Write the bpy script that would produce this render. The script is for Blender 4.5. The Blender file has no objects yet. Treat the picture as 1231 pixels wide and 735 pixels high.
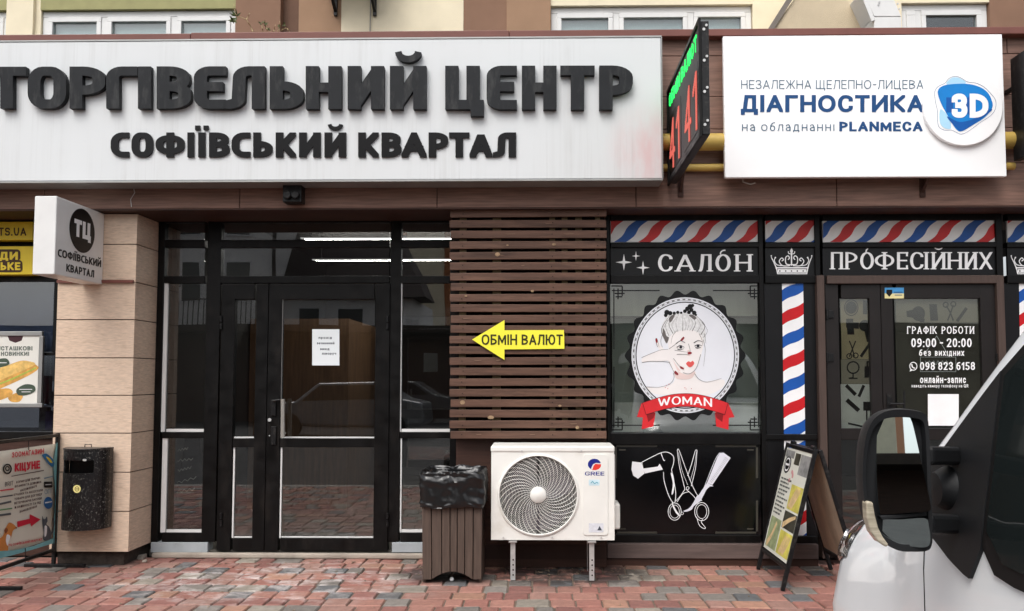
import bpy, bmesh, math, random
from mathutils import Vector, Matrix, Euler
from mathutils.geometry import delaunay_2d_cdt
random.seed(7)
R = math.radians
S = bpy.context.scene

# ---------------------------------------------------------------- camera, sky, sun, exposure
CAM = Vector((0, -6.44, 1.42))
F, CX, CY, PITCH, YAW = 966.0, 636.0, 401.0, R(3.2), R(1.0)   # photo pixels (1231 x 735)
cd = bpy.data.cameras.new('camera'); cam = bpy.data.objects.new('camera', cd)
S.collection.objects.link(cam); S.camera = cam
cam.location = CAM; cam.rotation_euler = (R(90) + PITCH, 0, YAW)
cd.sensor_width = 36; cd.lens = F / 1231 * 36
cd.shift_x = (615.5 - CX) / 1231; cd.shift_y = (CY - 367.5) / 1231
cd.clip_start = 0.05; cd.clip_end = 2000

SUN_EL, SUN_AZ = R(56), R(204)            # azimuth from +Y clockwise: behind the camera, a little to the left
world = bpy.data.worlds.new('World'); S.world = world; world.use_nodes = True
wn = world.node_tree; bg = wn.nodes['Background']
sky = wn.nodes.new('ShaderNodeTexSky'); sky.sky_type = 'NISHITA'; sky.sun_disc = False
sky.sun_elevation = SUN_EL; sky.sun_rotation = SUN_AZ; sky.air_density = 1.0; sky.dust_density = 5.0; sky.ozone_density = 1.0
hs = wn.nodes.new('ShaderNodeHueSaturation'); hs.inputs['Saturation'].default_value = 0.3
wn.links.new(sky.outputs[0], hs.inputs['Color']); wn.links.new(hs.outputs[0], bg.inputs[0])
bg.inputs[1].default_value = 0.15
sd = bpy.data.lights.new('sun', 'SUN'); sun = bpy.data.objects.new('sun', sd); S.collection.objects.link(sun)
sd.energy = 0.6; sd.angle = R(40); sd.color = (1, 1, 1)
sun.rotation_euler = Vector((math.sin(SUN_AZ) * math.cos(SUN_EL), math.cos(SUN_AZ) * math.cos(SUN_EL), math.sin(SUN_EL))).to_track_quat('Z', 'Y').to_euler()
S.view_settings.view_transform = 'Standard'; S.view_settings.look = 'None'; S.view_settings.gamma = 1
S.view_settings.exposure = 0.60
S.cycles.max_bounces = 10; S.cycles.transparent_max_bounces = 16; S.cycles.glossy_bounces = 5
S.cycles.caustics_reflective = False; S.cycles.caustics_refractive = False
S.cycles.sample_clamp_indirect = 6

# ---------------------------------------------------------------- geometry helpers
RM = cam.rotation_euler.to_matrix()
def ray(px, py): return RM @ Vector(((px - CX) / F, -(py - CY) / F, -1))
def at(px, py, Y):                        # the point of the plane y = Y seen at that photo pixel
    d = ray(px, py); return CAM + d * ((Y - CAM.y) / d.y)
def atx(px, py, X):
    d = ray(px, py); return CAM + d * ((X - CAM.x) / d.x)
def gd(px, py, Z=0.0):
    d = ray(px, py); return CAM + d * ((Z - CAM.z) / d.z)

OFF = {}
def link(o): S.collection.objects.link(o); return o
def thing(name, label, cat, loc=(0, 0, 0), group=None):
    o = bpy.data.objects.new(name, None); link(o); o.location = loc; o.empty_display_size = .1
    OFF[o.name] = Vector(loc); tag(o, label, cat, group); return o
def tag(o, label, cat, group=None):
    o['label'] = label; o['category'] = cat
    if group: o['group'] = group
    return o
def kind(o, k): o['kind'] = k; return o

class MB:
    def __init__(s): s.v = []; s.f = []; s.m = []; s.col = []
    def add(s, vs, fs, mi=0):
        b = len(s.v); s.v += [Vector(p) for p in vs]
        for f in fs: s.f.append([b + i for i in f]); s.m.append(mi)
        return s
    def box(s, x0, x1, y0, y1, z0, z1, mi=0):
        x0, x1 = sorted((x0, x1)); y0, y1 = sorted((y0, y1)); z0, z1 = sorted((z0, z1))
        return s.add([(x0,y0,z0),(x1,y0,z0),(x1,y1,z0),(x0,y1,z0),(x0,y0,z1),(x1,y0,z1),(x1,y1,z1),(x0,y1,z1)],
              [(0,3,2,1),(4,5,6,7),(0,1,5,4),(1,2,6,5),(2,3,7,6),(3,0,4,7)], mi)
    def pbox(s, x0, y0, x1, y1, Yf, Yb, mi=0):      # photo rectangle on the plane Yf, thickened back to Yb
        a = at((x0+x1)/2, y0, Yf); b = at((x0+x1)/2, y1, Yf); c = at(x0, (y0+y1)/2, Yf); d = at(x1, (y0+y1)/2, Yf)
        return s.box(c.x, d.x, Yf, Yb, b.z, a.z, mi)
    def prism(s, pts, vec, mi=0):                   # polygon pushed along vec
        pts = [Vector(p) for p in pts]; vec = Vector(vec); n = len(pts)
        return s.add(pts + [p + vec for p in pts], [list(range(n))[::-1], list(range(n, 2*n))] + [(i, (i+1) % n, n + (i+1) % n, n + i) for i in range(n)], mi)
    def cyl(s, p0, p1, r0, n=16, r1=None, mi=0, caps=True):
        p0, p1 = Vector(p0), Vector(p1); r1 = r0 if r1 is None else r1
        q = (p1 - p0).to_track_quat('Z', 'Y'); vs = []
        for p, r in ((p0, r0), (p1, r1)):
            for i in range(n):
                a = 2*math.pi*i/n; vs.append(p + q @ Vector((r*math.cos(a), r*math.sin(a), 0)))
        fs = [(i, (i+1) % n, n + (i+1) % n, n + i) for i in range(n)]
        if caps: fs += [list(range(n))[::-1], list(range(n, 2*n))]
        return s.add(vs, fs, mi)
    def tube(s, pts, r, n=8, mi=0):
        pts = [Vector(p) for p in pts]; rr = r if isinstance(r, (list, tuple)) else [r]*len(pts); vs = []; fs = []
        t0 = (pts[1]-pts[0]).normalized(); up = Vector((0,0,1)) if abs(t0.z) < .9 else Vector((1,0,0))
        for k, p in enumerate(pts):
            t = (pts[min(k+1, len(pts)-1)] - pts[max(k-1, 0)]).normalized()
            a = t.cross(up).normalized(); b = a.cross(t)
            for i in range(n):
                w = 2*math.pi*i/n; vs.append(p + (a*math.cos(w) + b*math.sin(w))*rr[k])
        for k in range(len(pts)-1):
            for i in range(n): fs.append((k*n+i, k*n+(i+1) % n, (k+1)*n+(i+1) % n, (k+1)*n+i))
        fs += [list(range(n))[::-1], [(len(pts)-1)*n+i for i in range(n)]]
        return s.add(vs, fs, mi)
    def bar(s, p0, p1, w, h=None, mi=0):            # square bar between two points
        p0, p1 = Vector(p0), Vector(p1); h = h or w; t = (p1-p0).normalized()
        up = Vector((0,0,1)) if abs(t.z) < .9 else Vector((0,1,0)); a = t.cross(up).normalized()*w/2; b = a.cross(t).normalized()*h/2
        return s.prism([p0-a-b, p0+a-b, p0+a+b, p0-a+b], p1-p0, mi)
    def grid(s, fn, nu, nv, mi=0, closed=False):
        vs = [fn(i/nu, j/nv) for i in range(nu+1) for j in range(nv+1)]; fs = []
        for i in range(nu):
            for j in range(nv): fs.append((i*(nv+1)+j, (i+1)*(nv+1)+j, (i+1)*(nv+1)+j+1, i*(nv+1)+j+1))
        return s.add(vs, fs, mi)
    def lathe(s, prof, c, axis='z', n=24, mi=0):
        c = Vector(c); vs = []; fs = []
        for r, h in prof:
            for i in range(n):
                a = 2*math.pi*i/n
                vs.append(c + (Vector((r*math.cos(a), r*math.sin(a), h)) if axis == 'z' else Vector((r*math.cos(a), h, r*math.sin(a)))))
        for k in range(len(prof)-1):
            for i in range(n): fs.append((k*n+i, k*n+(i+1) % n, (k+1)*n+(i+1) % n, (k+1)*n+i))
        return s.add(vs, fs, mi)
    def build(s, name, mats, parent=None, base=None, bevel=0, smooth=0, fix=True):
        off = OFF[parent.name] if parent is not None else Vector(base or (0,0,0))
        me = bpy.data.meshes.new(name); me.from_pydata([v - off for v in s.v], [], s.f)
        for m in (mats if isinstance(mats, (list, tuple)) else [mats]): me.materials.append(m)
        me.polygons.foreach_set('material_index', s.m)
        if fix:
            b = bmesh.new(); b.from_mesh(me); bmesh.ops.recalc_face_normals(b, faces=b.faces); b.to_mesh(me); b.free()
        if smooth:
            me.polygons.foreach_set('use_smooth', [True]*len(me.polygons)); me.set_sharp_from_angle(angle=R(smooth))
        me.update(); o = bpy.data.objects.new(name, me); link(o)
        if parent is not None: o.parent = parent
        else: o.location = off
        OFF[o.name] = off
        if bevel:
            b = o.modifiers.new('edge', 'BEVEL'); b.width = bevel; b.segments = 2; b.limit_method = 'ANGLE'; b.angle_limit = R(40); b.harden_normals = False
        return o

# ---------------------------------------------------------------- flat shapes: unions of polygons laid on any plane
def union(polys):
    vs, fs = [], []
    for p in polys:
        a = sum(p[i][0]*p[(i+1) % len(p)][1] - p[(i+1) % len(p)][0]*p[i][1] for i in range(len(p)))
        if abs(a) < 1e-9: continue
        b = len(vs); vs += [Vector((q[0], q[1])) for q in (p if a > 0 else p[::-1])]; fs.append(list(range(b, b+len(p))))
    r = delaunay_2d_cdt(vs, [], fs, 0, 1e-5)
    keep = [f for f, o in zip(r[2], r[5]) if o]
    return r[0], keep
def clusters(polys):
    bb = [(min(x for x, _ in p), min(y for _, y in p), max(x for x, _ in p), max(y for _, y in p)) for p in polys]; par = list(range(len(polys)))
    def fd(i):
        while par[i] != i: par[i] = par[par[i]]; i = par[i]
        return i
    for i in range(len(polys)):
        for j in range(i):
            a, b = bb[i], bb[j]
            if a[0] <= b[2] and b[0] <= a[2] and a[1] <= b[3] and b[1] <= a[3]: par[fd(i)] = fd(j)
    g = {}
    for i in range(len(polys)): g.setdefault(fd(i), []).append(polys[i])
    return list(g.values())
def flat_add(mb, polys, mp, n, t, mi=0):
    for g in clusters(polys): flat_one(mb, g, mp, n, t, mi)
def flat_one(mb, polys, mp, n, t, mi=0):
    vs, fs = union(polys); n = Vector(n).normalized()
    if not fs: return
    used = sorted({i for f in fs for i in f}); ix = {v: k for k, v in enumerate(used)}
    P = [mp(vs[i][0], vs[i][1]) for i in used]; k = len(P)
    ed = {}
    for f in fs:
        for a, b in zip(f, f[1:] + f[:1]): ed[(a, b)] = 1
    out = [[ix[i] for i in f] for f in fs]
    side = [(ix[a], ix[b], ix[b]+k, ix[a]+k) for (a, b) in ed if (b, a) not in ed]
    top = [[i + k for i in f] for f in out]
    mb.add(P + [p + n*t for p in P], [f[::-1] for f in out] + top + side, mi)
def flat(name, polys, mat, mp, parent, n=(0,-1,0), t=.001, base=None):
    mb = MB(); flat_add(mb, polys, mp, n, t); return mb.build(name, mat, parent, base=base)
def PY(Y): return lambda u, v: at(u, v, Y)
def circle(cx, cy, rx, ry=None, n=40): ry = ry or rx; return [(cx+rx*math.cos(2*math.pi*i/n), cy+ry*math.sin(2*math.pi*i/n)) for i in range(n)]
def rect(x0, y0, x1, y1): return [(x0,y0),(x1,y0),(x1,y1),(x0,y1)]
def rrect(x0, y0, x1, y1, r, n=5):
    o = []
    for cx, cy, a in ((x1-r,y1-r,0),(x0+r,y1-r,90),(x0+r,y0+r,180),(x1-r,y0+r,270)):
        for i in range(n+1): w = R(a + 90*i/n); o.append((cx+r*math.cos(w), cy+r*math.sin(w)))
    return o
def spline(p, n=6, closed=False):
    o = []; m = len(p); rng = range(m if closed else m-1)
    for i in rng:
        g = (lambda k: p[k % m]) if closed else (lambda k: p[max(0, min(m-1, k))])
        a, b, c, d = g(i-1), g(i), g(i+1), g(i+2)
        for j in range(n):
            t = j/n
            o.append(tuple(.5*((2*b[q]) + (-a[q]+c[q])*t + (2*a[q]-5*b[q]+4*c[q]-d[q])*t*t + (-a[q]+3*b[q]-3*c[q]+d[q])*t**3) for q in (0,1)))
    if not closed: o.append(tuple(p[-1]))
    return o
def ribbon(p, w, closed=False, w1=None, joins=True, lim=-.2):      # stroke polygons along a line; w1 tapers
    out = []; m = len(p); cnt = m if closed else m-1
    def ww(i): return w if w1 is None else w + (w1-w)*i/max(1, m-1)
    for i in range(cnt):
        a, b = p[i], p[(i+1) % m]; dx, dy = b[0]-a[0], b[1]-a[1]; L = math.hypot(dx, dy)
        if L < 1e-7: continue
        nx, ny = -dy/L, dx/L; wa, wb = ww(i)/2, ww(i+1)/2
        out.append([(a[0]-nx*wa, a[1]-ny*wa), (b[0]-nx*wb, b[1]-ny*wb), (b[0]+nx*wb, b[1]+ny*wb), (a[0]+nx*wa, a[1]+ny*wa)])
        if joins and (closed or i < cnt-1):
            c = p[(i+2) % m]; ex, ey = c[0]-b[0], c[1]-b[1]; M2 = math.hypot(ex, ey)
            if M2 < 1e-7: continue
            mx, my = -ey/M2, ex/M2; cr = dx*ey - dy*ex; s_ = -1 if cr > 0 else 1
            cs = max(-1, min(1, nx*mx+ny*my))
            if cs > .99999: continue
            l, r_ = (b[0]+s_*nx*wb, b[1]+s_*ny*wb), (b[0]+s_*mx*wb, b[1]+s_*my*wb)
            k = 1/(1+cs) if cs > lim else 0
            pk = (b[0]+s_*(nx+mx)*wb*k, b[1]+s_*(ny+my)*wb*k) if k else None
            out.append([b, l, pk, r_] if pk else [b, l, r_])
    return out
def curve(pts, w, w1=None, n=6, closed=False): return ribbon(spline(pts, n, closed), w, closed, w1)

# ---------------------------------------------------------------- lettering: stroke skeletons, own drawing
G = {
 'А': (.74, '0,0 .5,1 1,0|.18,.3 .82,.3'), 'Б': (.62, '.92,1 0,1 0,0 ~1,0 ~1,.56 0,.56'), 'В': (.64, '0,.53 0,1 ~.93,1 ~.93,.53 0,.53|0,.53 0,0 ~1,0 ~1,.53 0,.53'),
 'Г': (.54, '0,0 0,1 1,1'), 'Д': (.78, '0,-.2 0,0 1,0 1,-.2|.14,0 .28,1 .86,1 .86,0'), 'Е': (.56, '1,1 0,1 0,0 1,0|0,.51 .88,.51'),
 'Є': (.62, '1,1 ~0,1 ~0,0 1,0|0,.51 .8,.51'), 'Ж': (1.0, '.5,0 .5,1|0,1 .36,.52 0,0|1,1 .64,.52 1,0|.36,.52 .64,.52'),
 'З': (.6, '0,.84 ~0,1 ~.95,1 ~.95,.53 .35,.53|.35,.53 ~1,.53 ~1,0 ~0,0 0,.16'), 'И': (.72, '0,0 0,1|1,0 1,1|0,0 1,1'),
 'І': (0, '0,0 0,1'), 'Ї': (0, '0,0 0,1'), 'Й': (.72, '0,0 0,1|1,0 1,1|0,0 1,1'), 'К': (.66, '0,0 0,1|1,1 .3,.52 1,0|0,.52 .3,.52'),
 'Л': (.7, '0,0 ~.2,0 .26,1 1,1 1,0'), 'М': (.86, '0,0 0,1 .5,.22 1,1 1,0'), 'Н': (.7, '0,0 0,1|1,0 1,1|0,.51 1,.51'), 'О': (.8, 'c~0,0 ~1,0 ~1,1 ~0,1'),
 'П': (.68, '0,0 0,1 1,1 1,0'), 'Р': (.62, '0,0 0,1 ~1,1 ~1,.42 0,.42'), 'С': (.66, '1,.78 ~1,1 ~0,1 ~0,0 ~1,0 1,.22'), 'Т': (.64, '0,1 1,1|.5,0 .5,1'),
 'У': (.66, '0,1 .52,.33|1,1 .5,.22 ~.36,0 .06,0'), 'Ф': (.92, '.5,0 .5,1|c~0,.17 ~1,.17 ~1,.85 ~0,.85'), 'Х': (.66, '0,0 1,1|0,1 1,0'),
 'Ц': (.76, '0,1 0,0 1,0 1,-.2|.84,1 .84,0'), 'Ч': (.64, '0,1 ~0,.44 1,.44|1,0 1,1'), 'Ш': (.98, '0,1 0,0 1,0 1,1|.5,0 .5,1'), 'Щ': (1.04, '0,1 0,0 1,0 1,-.2|.46,0 .46,1|.9,0 .9,1'),
 'Ь': (.6, '0,1 0,0 ~1,0 ~1,.55 0,.55'), 'Ю': (1.02, '0,0 0,1|0,.51 .36,.51|c~.36,0 ~1,0 ~1,1 ~.36,1'), 'Я': (.64, '1,0 1,1 ~0,1 ~0,.45 1,.45|0,0 .5,.45'),
 'W': (1.1, '0,1 .25,0 .5,.9 .75,0 1,1'), 'N': (.72, '0,0 0,1|1,0 1,1|0,1 1,0'), 'G': (.74, '1,.92 ~.94,1 ~0,1 ~0,0 ~1,0 1,.42 .62,.42'), 'R': (.66, '0,0 0,1 ~1,1 ~1,.45 0,.45|.5,.45 1,0'),
 'L': (.52, '0,1 0,0 1,0'), 'D': (.7, '0,0 0,1 ~1,1 ~1,0 0,0'), 'U': (.7, '0,1 ~0,0 ~1,0 1,1'), 'S': (.6, '1,.84 ~1,1 ~0,1 ~0,.52 ~1,.52 ~1,0 ~0,0 0,.16'),
 'Q': (.8, 'c~0,0 ~1,0 ~1,1 ~0,1|.6,.3 1,-.1'),
 '0': (.58, 'c~0,0 ~1,0 ~1,1 ~0,1'), '1': (.34, '0,.76 .9,1 .9,0'), '2': (.58, '0,.8 ~0,1 ~1,1 ~1,.55 0,0 1,0'), '3': (.56, '0,.84 ~0,1 ~.95,1 ~.95,.53 .35,.53|.35,.53 ~1,.53 ~1,0 ~0,0 0,.16'),
 '4': (.62, '.75,0 .75,1 0,.3 1,.3'), '5': (.56, '.95,1 .08,1 .05,.57 ~1,.6 ~1,0 ~0,0 0,.12'), '6': (.58, '.9,1 ~0,1 ~0,0 ~1,0 ~1,.6 ~0,.6 0,.3'), '7': (.56, '0,1 1,1 .35,0'),
 '8': (.58, 'c~.05,.53 ~.95,.53 ~.95,1 ~.05,1|c~0,0 ~1,0 ~1,.53 ~0,.53'), '9': (.58, '.1,0 ~1,0 ~1,1 ~0,1 ~0,.4 ~1,.4 1,.7'),
 '-': (.36, '0,.48 1,.48'), '.': (0, ''), ',': (0, ''), ':': (0, ''), '!': (0, '0,.32 0,1'), '/': (.4, '0,0 1,1'),
 'а': (.6, '.06,.86 ~.1,1 ~1,1 1,0|1,.56 ~0,.56 ~0,0 ~1,0 1,.3'), 'е': (.62, '0,.52 1,.52 ~1,1 ~0,1 ~0,0 .92,0'), 'б': (.64, 'c~0,0 ~1,0 ~1,.8 ~0,.8|0,.4 ~0,1.36 .95,1.36'),
 'р': (.62, '0,-.38 0,1 ~1,1 ~1,0 0,0'), 'у': (.62, '0,1 .5,0|1,1 .4,-.36 .05,-.36'), 'ф': (.86, '.5,-.35 .5,1.3|c~0,0 ~1,0 ~1,1 ~0,1'),
}
for a, b in zip('TEPMCAOBHKXI', 'ТЕРМСАОВНКХІ'): G[a] = G[b]
TECHNO = {'С': (.6, '1,1 ~0,1 ~0,0 1,0'), 'Г': (.54, '0,0 ^0,1 1,1'), 'Е': (.56, '1,1 ^0,1 ^0,0 1,0|0,.53 .84,.53'), 'Л': (.7, '0,0 ^.28,.06 ^.34,1 1,1 1,0'), 'Т': G['Т']}
LOW = 'вгджзиіїйклмнопстхцчшщьюя'
def style(w=.12, xs=1.0, k=1.0, wid=1.0, sp=.2, techno=False, serif=0): return dict(w=w, xs=xs, k=k, wid=wid, sp=sp, techno=techno, serif=serif)
SANS = style(.12, 1.12, .95); BOLD = style(.19, 1.2, .95, 1.05, .17); THIN = style(.085, 1.1, .95, 1, .24)
TECH = style(.235, 1.42, .62, 1.05, .1, True); SERIF = style(.075, 2.3, .98, 1.0, .34, False, .055)
def clip(poly, lo, hi):
    for sgn, lim in ((1, lo), (-1, -hi)):
        o = []
        for i in range(len(poly)):
            a, b = poly[i], poly[(i+1) % len(poly)]; da, db = sgn*a[1]-lim, sgn*b[1]-lim
            if da >= 0: o.append(a)
            if (da >= 0) != (db >= 0): t = da/(da-db); o.append((a[0]+(b[0]-a[0])*t, a[1]+(b[1]-a[1])*t))
        poly = o
        if len(poly) < 3: return None
    return poly
def glyph(ch, st, W=None):                 # polygons in cap heights, and the glyph's width
    sc = 1.0; base = ch
    if ch not in G and ch in LOW: base = ch.upper()
    if ch in LOW or ch in 'аебруф': sc = .74
    gw, spec = (TECHNO.get(base) if st['techno'] and base in TECHNO else None) or G[base]
    w, xs = st['w']/sc, st['xs']
    if W is None: W = (gw*st['wid'] + w*xs*.6 if gw else w*xs)
    else: W = W/sc
    Wc = W/xs; polys = []
    M = lambda p: (w/2 + p[0]*(Wc-w), w/2 + p[1]*(1-w))
    for s in (spec.split('|') if spec else []):
        closed = s.startswith('c'); s = s[1:] if closed else s
        P = []
        for tok in s.split():
            r = {'~': st['k'], '^': .5}.get(tok[0], 0); tok = tok.lstrip('~^'); x, y = map(float, tok.split(',')); P.append((*M((x, y)), r, y))
        n = len(P); seg = lambda i, j: math.hypot(P[i][0]-P[j][0], P[i][1]-P[j][1]); L = []
        for i in range(n):
            if P[i][2] == 0 or (not closed and i in (0, n-1)): L.append(P[i][:2]); continue
            a, b = (i-1) % n, (i+1) % n
            la, lb = seg(i, a), seg(i, b)
            if P[a][2] and (closed or a not in (0,)) : la *= .5
            if P[b][2] and (closed or b not in (n-1,)): lb *= .5
            la *= P[i][2]; lb *= P[i][2]
            if P[i][2] == .5: la = lb = min(la, lb, .26)
            A = Vector(P[i][:2]) + (Vector(P[a][:2])-Vector(P[i][:2])).normalized()*la
            B = Vector(P[i][:2]) + (Vector(P[b][:2])-Vector(P[i][:2])).normalized()*lb
            C = Vector(P[i][:2])
            for q in range(7):
                t = q/6*math.pi/2; L.append(tuple(C + (A-C)*(1-math.sin(t)) + (B-C)*(1-math.cos(t))))
        L2 = [L[0]]
        for q in L[1:]:
            if math.hypot(q[0]-L2[-1][0], q[1]-L2[-1][1]) > 1e-4: L2.append(q)
        if closed and math.hypot(L2[0][0]-L2[-1][0], L2[0][1]-L2[-1][1]) < 1e-4: L2.pop()
        if not closed:                        # square caps; slanted ends run long and are cut level
            for e, nb in ((0, 1), (-1, -2)):
                d = (Vector(L2[e]) - Vector(L2[nb])); d.normalize()
                ext = w/2 if min(abs(d.x), abs(d.y)) < .05 else w*.9
                if st['serif'] and abs(d.x) < .25 and abs(P[e][3] - round(P[e][3])) < .01 and P[e][3] > -.1:
                    x = L2[e][0]; yy = 0 if P[e][3] < .5 else 1 - st['serif']
                    polys.append(rect(x - w*.98, yy, x + w*.98, yy + st['serif']))
                if st['serif'] and abs(d.y) < .25 and n > 2 and base in 'ГЕТС':
                    x = L2[e][0]; sy = -1 if P[e][3] > .5 else 1
                    polys.append(rect(x - .02, L2[e][1] - .02, x + .035, L2[e][1] + sy*.2))
                L2[e] = tuple(Vector(L2[e]) + d*ext)
        lo = min(p[3] for p in P); hi = max(p[3] for p in P)
        for q in ribbon(L2, w, closed, lim=-.85):
            q = clip(q, min(0, lo), max(1, hi))
            if q and not st['serif']: q = clip([(y, x) for x, y in q], 0, Wc); q = [(x, y) for y, x in q] if q else None
            if q: polys.append(q)
    polys = [[(x*xs, y) for x, y in p] for p in polys]
    if base in ('.', ':', ',', '!'):
        for y in ((0, .5) if base == ':' else (0,)): polys.append(rect(0, y, w*xs, y + w*1.1))
    if ch == 'Й' or ch == 'й':
        c = W/2; polys += [[(x, y) for x, y in q] for q in ribbon([(c - .23*math.cos(math.pi*i/10), 1.33 - .17*math.sin(math.pi*i/10)) for i in range(11)], min(w*.8, .15))]
    if ch in 'Її' and ch != 'І':
        for dx in (-.17, .17): polys.append(rect(W/2+dx-.1, 1.1, W/2+dx+.1, 1.28))
    return [[(x*sc, y*sc) for x, y in p] for p in polys], W*sc
def text(s, x0, x1, ytop, ybot, st):       # polygons in photo pixels (v downwards); capitals fill ytop..ybot
    x = 0; out = []
    for ch in s:
        if ch == ' ': x += .38; continue
        ps, W = glyph(ch, st); out += [[(px + x, py) for px, py in p] for p in ps]; x += W + st['sp']
    tot = x - st['sp']; h = ybot - ytop
    return [[(x0 + px/tot*(x1-x0), ybot - py*h) for px, py in p] for p in out]
def letter(ch, x0, x1, ytop, ybot, st):
    h = ybot - ytop; ps, W = glyph(ch, st, (x1-x0)/h); return [[(x0 + px*h, ybot - py*h) for px, py in p] for p in ps]

# ---------------------------------------------------------------- materials
def lin(c): c /= 255; return c/12.92 if c <= .04045 else ((c+.055)/1.055)**2.4
def rgb(r, g, b): return (lin(r), lin(g), lin(b), 1)
class NT:
    def __init__(s, name):
        s.m = bpy.data.materials.new(name); s.m.use_nodes = True; s.t = s.m.node_tree; s.b = s.t.nodes['Principled BSDF']
        s.tc = s.n('ShaderNodeTexCoord')
    def n(s, k, **kw):
        o = s.t.nodes.new(k)
        for a, v in kw.items(): setattr(o, a, v)
        return o
    def l(s, a, b): s.t.links.new(a, b)
    def noise(s, scale, st=(1,1,1), detail=5, rough=.55, seed=0):
        mp = s.n('ShaderNodeMapping'); mp.inputs['Scale'].default_value = st; mp.inputs['Location'].default_value = (seed*3.1, seed*1.7, seed*2.3)
        s.l(s.tc.outputs['Object'], mp.inputs[0]); t = s.n('ShaderNodeTexNoise'); t.inputs['Scale'].default_value = scale
        t.inputs['Detail'].default_value = detail; t.inputs['Roughness'].default_value = rough; s.l(mp.outputs[0], t.inputs['Vector']); return t.outputs['Fac']
    def ramp(s, fac, a, b, c0=(0,0,0,1), c1=(1,1,1,1)):
        r = s.n('ShaderNodeValToRGB'); r.color_ramp.elements[0].position = a; r.color_ramp.elements[1].position = b
        r.color_ramp.elements[0].color = c0; r.color_ramp.elements[1].color = c1; s.l(fac, r.inputs[0]); return r.outputs[0]
    def mix(s, fac, a, b, mode='MIX'):
        x = s.n('ShaderNodeMix', data_type='RGBA', blend_type=mode)
        for sock, v in ((x.inputs[0], fac), (x.inputs[6], a), (x.inputs[7], b)):
            if hasattr(v, 'links'): s.l(v, sock)
            else: sock.default_value = v
        return x.outputs[2]
    def math(s, op, a, b):
        x = s.n('ShaderNodeMath', operation=op)
        for sock, v in ((x.inputs[0], a), (x.inputs[1], b)):
            if hasattr(v, 'links'): s.l(v, sock)
            else: sock.default_value = v
        return x.outputs[0]
    def bump(s, h, strength, dist=.01):
        b = s.n('ShaderNodeBump'); b.inputs['Strength'].default_value = strength; b.inputs['Distance'].default_value = dist
        s.l(h, b.inputs['Height']); s.l(b.outputs[0], s.b.inputs['Normal'])
def mat(name, c, rough=.5, metal=0, var=.12, scale=6, st=(1,1,1), bump=0, bscale=60, bst=(1,1,1), dirt=None, coat=0, rvar=0, spec=.32):
    N = NT(name); c = c if len(c) == 4 else (*c, 1)
    col = c
    if var:
        f = N.noise(scale, st); col = N.mix(1.0, c, N.ramp(f, .3, .7, (1-var,)*3 + (1,), (1+var,)*3 + (1,)), 'MULTIPLY')
    if dirt:
        dc, amt, ds, dst = dirt; d = N.ramp(N.noise(ds, dst, 6, .65, 5), .52, .78); col = N.mix(N.math('MULTIPLY', d, amt), col, dc)
    if hasattr(col, 'links'): N.l(col, N.b.inputs['Base Color'])
    else: N.b.inputs['Base Color'].default_value = col
    N.b.inputs['Roughness'].default_value = rough; N.b.inputs['Metallic'].default_value = metal; N.b.inputs['Coat Weight'].default_value = coat
    N.b.inputs['Specular IOR Level'].default_value = spec
    if rvar: N.l(N.ramp(N.noise(scale*1.7, st, 4, .5, 9), .3, .7, (rough-rvar,)*3+(1,), (rough+rvar,)*3+(1,)), N.b.inputs['Roughness'])
    if bump: N.bump(N.noise(bscale, bst, 4, .6, 2), bump)
    return N.m
def glass(name, tint=(1,1,1,1), base=.06, gain=.8, power=4.0):
    N = NT(name); N.t.nodes.remove(N.b); out = N.t.nodes['Material Output']
    lw = N.n('ShaderNodeLayerWeight'); lw.inputs['Blend'].default_value = .5
    f = N.math('ADD', N.math('MULTIPLY', N.math('POWER', lw.outputs['Facing'], power), gain), base)
    tr = N.n('ShaderNodeBsdfTransparent'); tr.inputs[0].default_value = tint
    gl = N.n('ShaderNodeBsdfGlossy'); gl.inputs['Roughness'].default_value = .008
    bp = N.n('ShaderNodeBump'); bp.inputs['Strength'].default_value = .035; bp.inputs['Distance'].default_value = .02
    N.l(N.noise(1.6, (1,1,1), 1), bp.inputs['Height']); N.l(bp.outputs[0], gl.inputs['Normal'])
    mx = N.n('ShaderNodeMixShader'); N.l(f, mx.inputs[0]); N.l(tr.outputs[0], mx.inputs[1]); N.l(gl.outputs[0], mx.inputs[2]); N.l(mx.outputs[0], out.inputs[0])
    return N.m
def emit(name, c, s):
    N = NT(name); N.b.inputs['Base Color'].default_value = (0,0,0,1); N.b.inputs['Emission Color'].default_value = c; N.b.inputs['Emission Strength'].default_value = s; return N.m

BLACK = mat('black frame metal', rgb(10,9,9), .42, var=.25, scale=5, rvar=.12, dirt=(rgb(54,48,44), .3, 9, (1,1,.4)), spec=.22)
BLACKP = mat('black film panel', rgb(8,8,10), .16, var=.15, spec=.35)
SIGNBLK = mat('dark sign film', rgb(15,15,17), .4, var=.2, spec=.3)
WHITE = mat('white print', rgb(242,242,242), .5, var=.03)
WHITEM = mat('white plastic frame', rgb(226,226,224), .35, var=.04)
LETB = mat('black acrylic letter', rgb(12,12,14), .3, var=.1, spec=.25)
INK = mat('black print', rgb(13,13,15), .4, var=.1, spec=.3)
CHAR = mat('charcoal letter paint', rgb(31,33,36), .5, var=.15, spec=.2, scale=9, dirt=(rgb(105,105,103), .35, 14, (1,1,.3)))
CHARSIDE = mat('dark letter side', rgb(20,20,22), .5)
FASC = mat('wood look fascia panel', rgb(130,100,87), .5, var=.3, scale=7, st=(.5,1,9), bump=.12, bscale=30, bst=(.5,1,9), dirt=(rgb(122,98,84), .4, 3, (1,1,2.5)))
FASC2 = mat('dark brown board', rgb(66,44,36), .55, var=.25, scale=5, st=(.6,1,8), bump=.1, bscale=30, bst=(.5,1,8))
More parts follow.
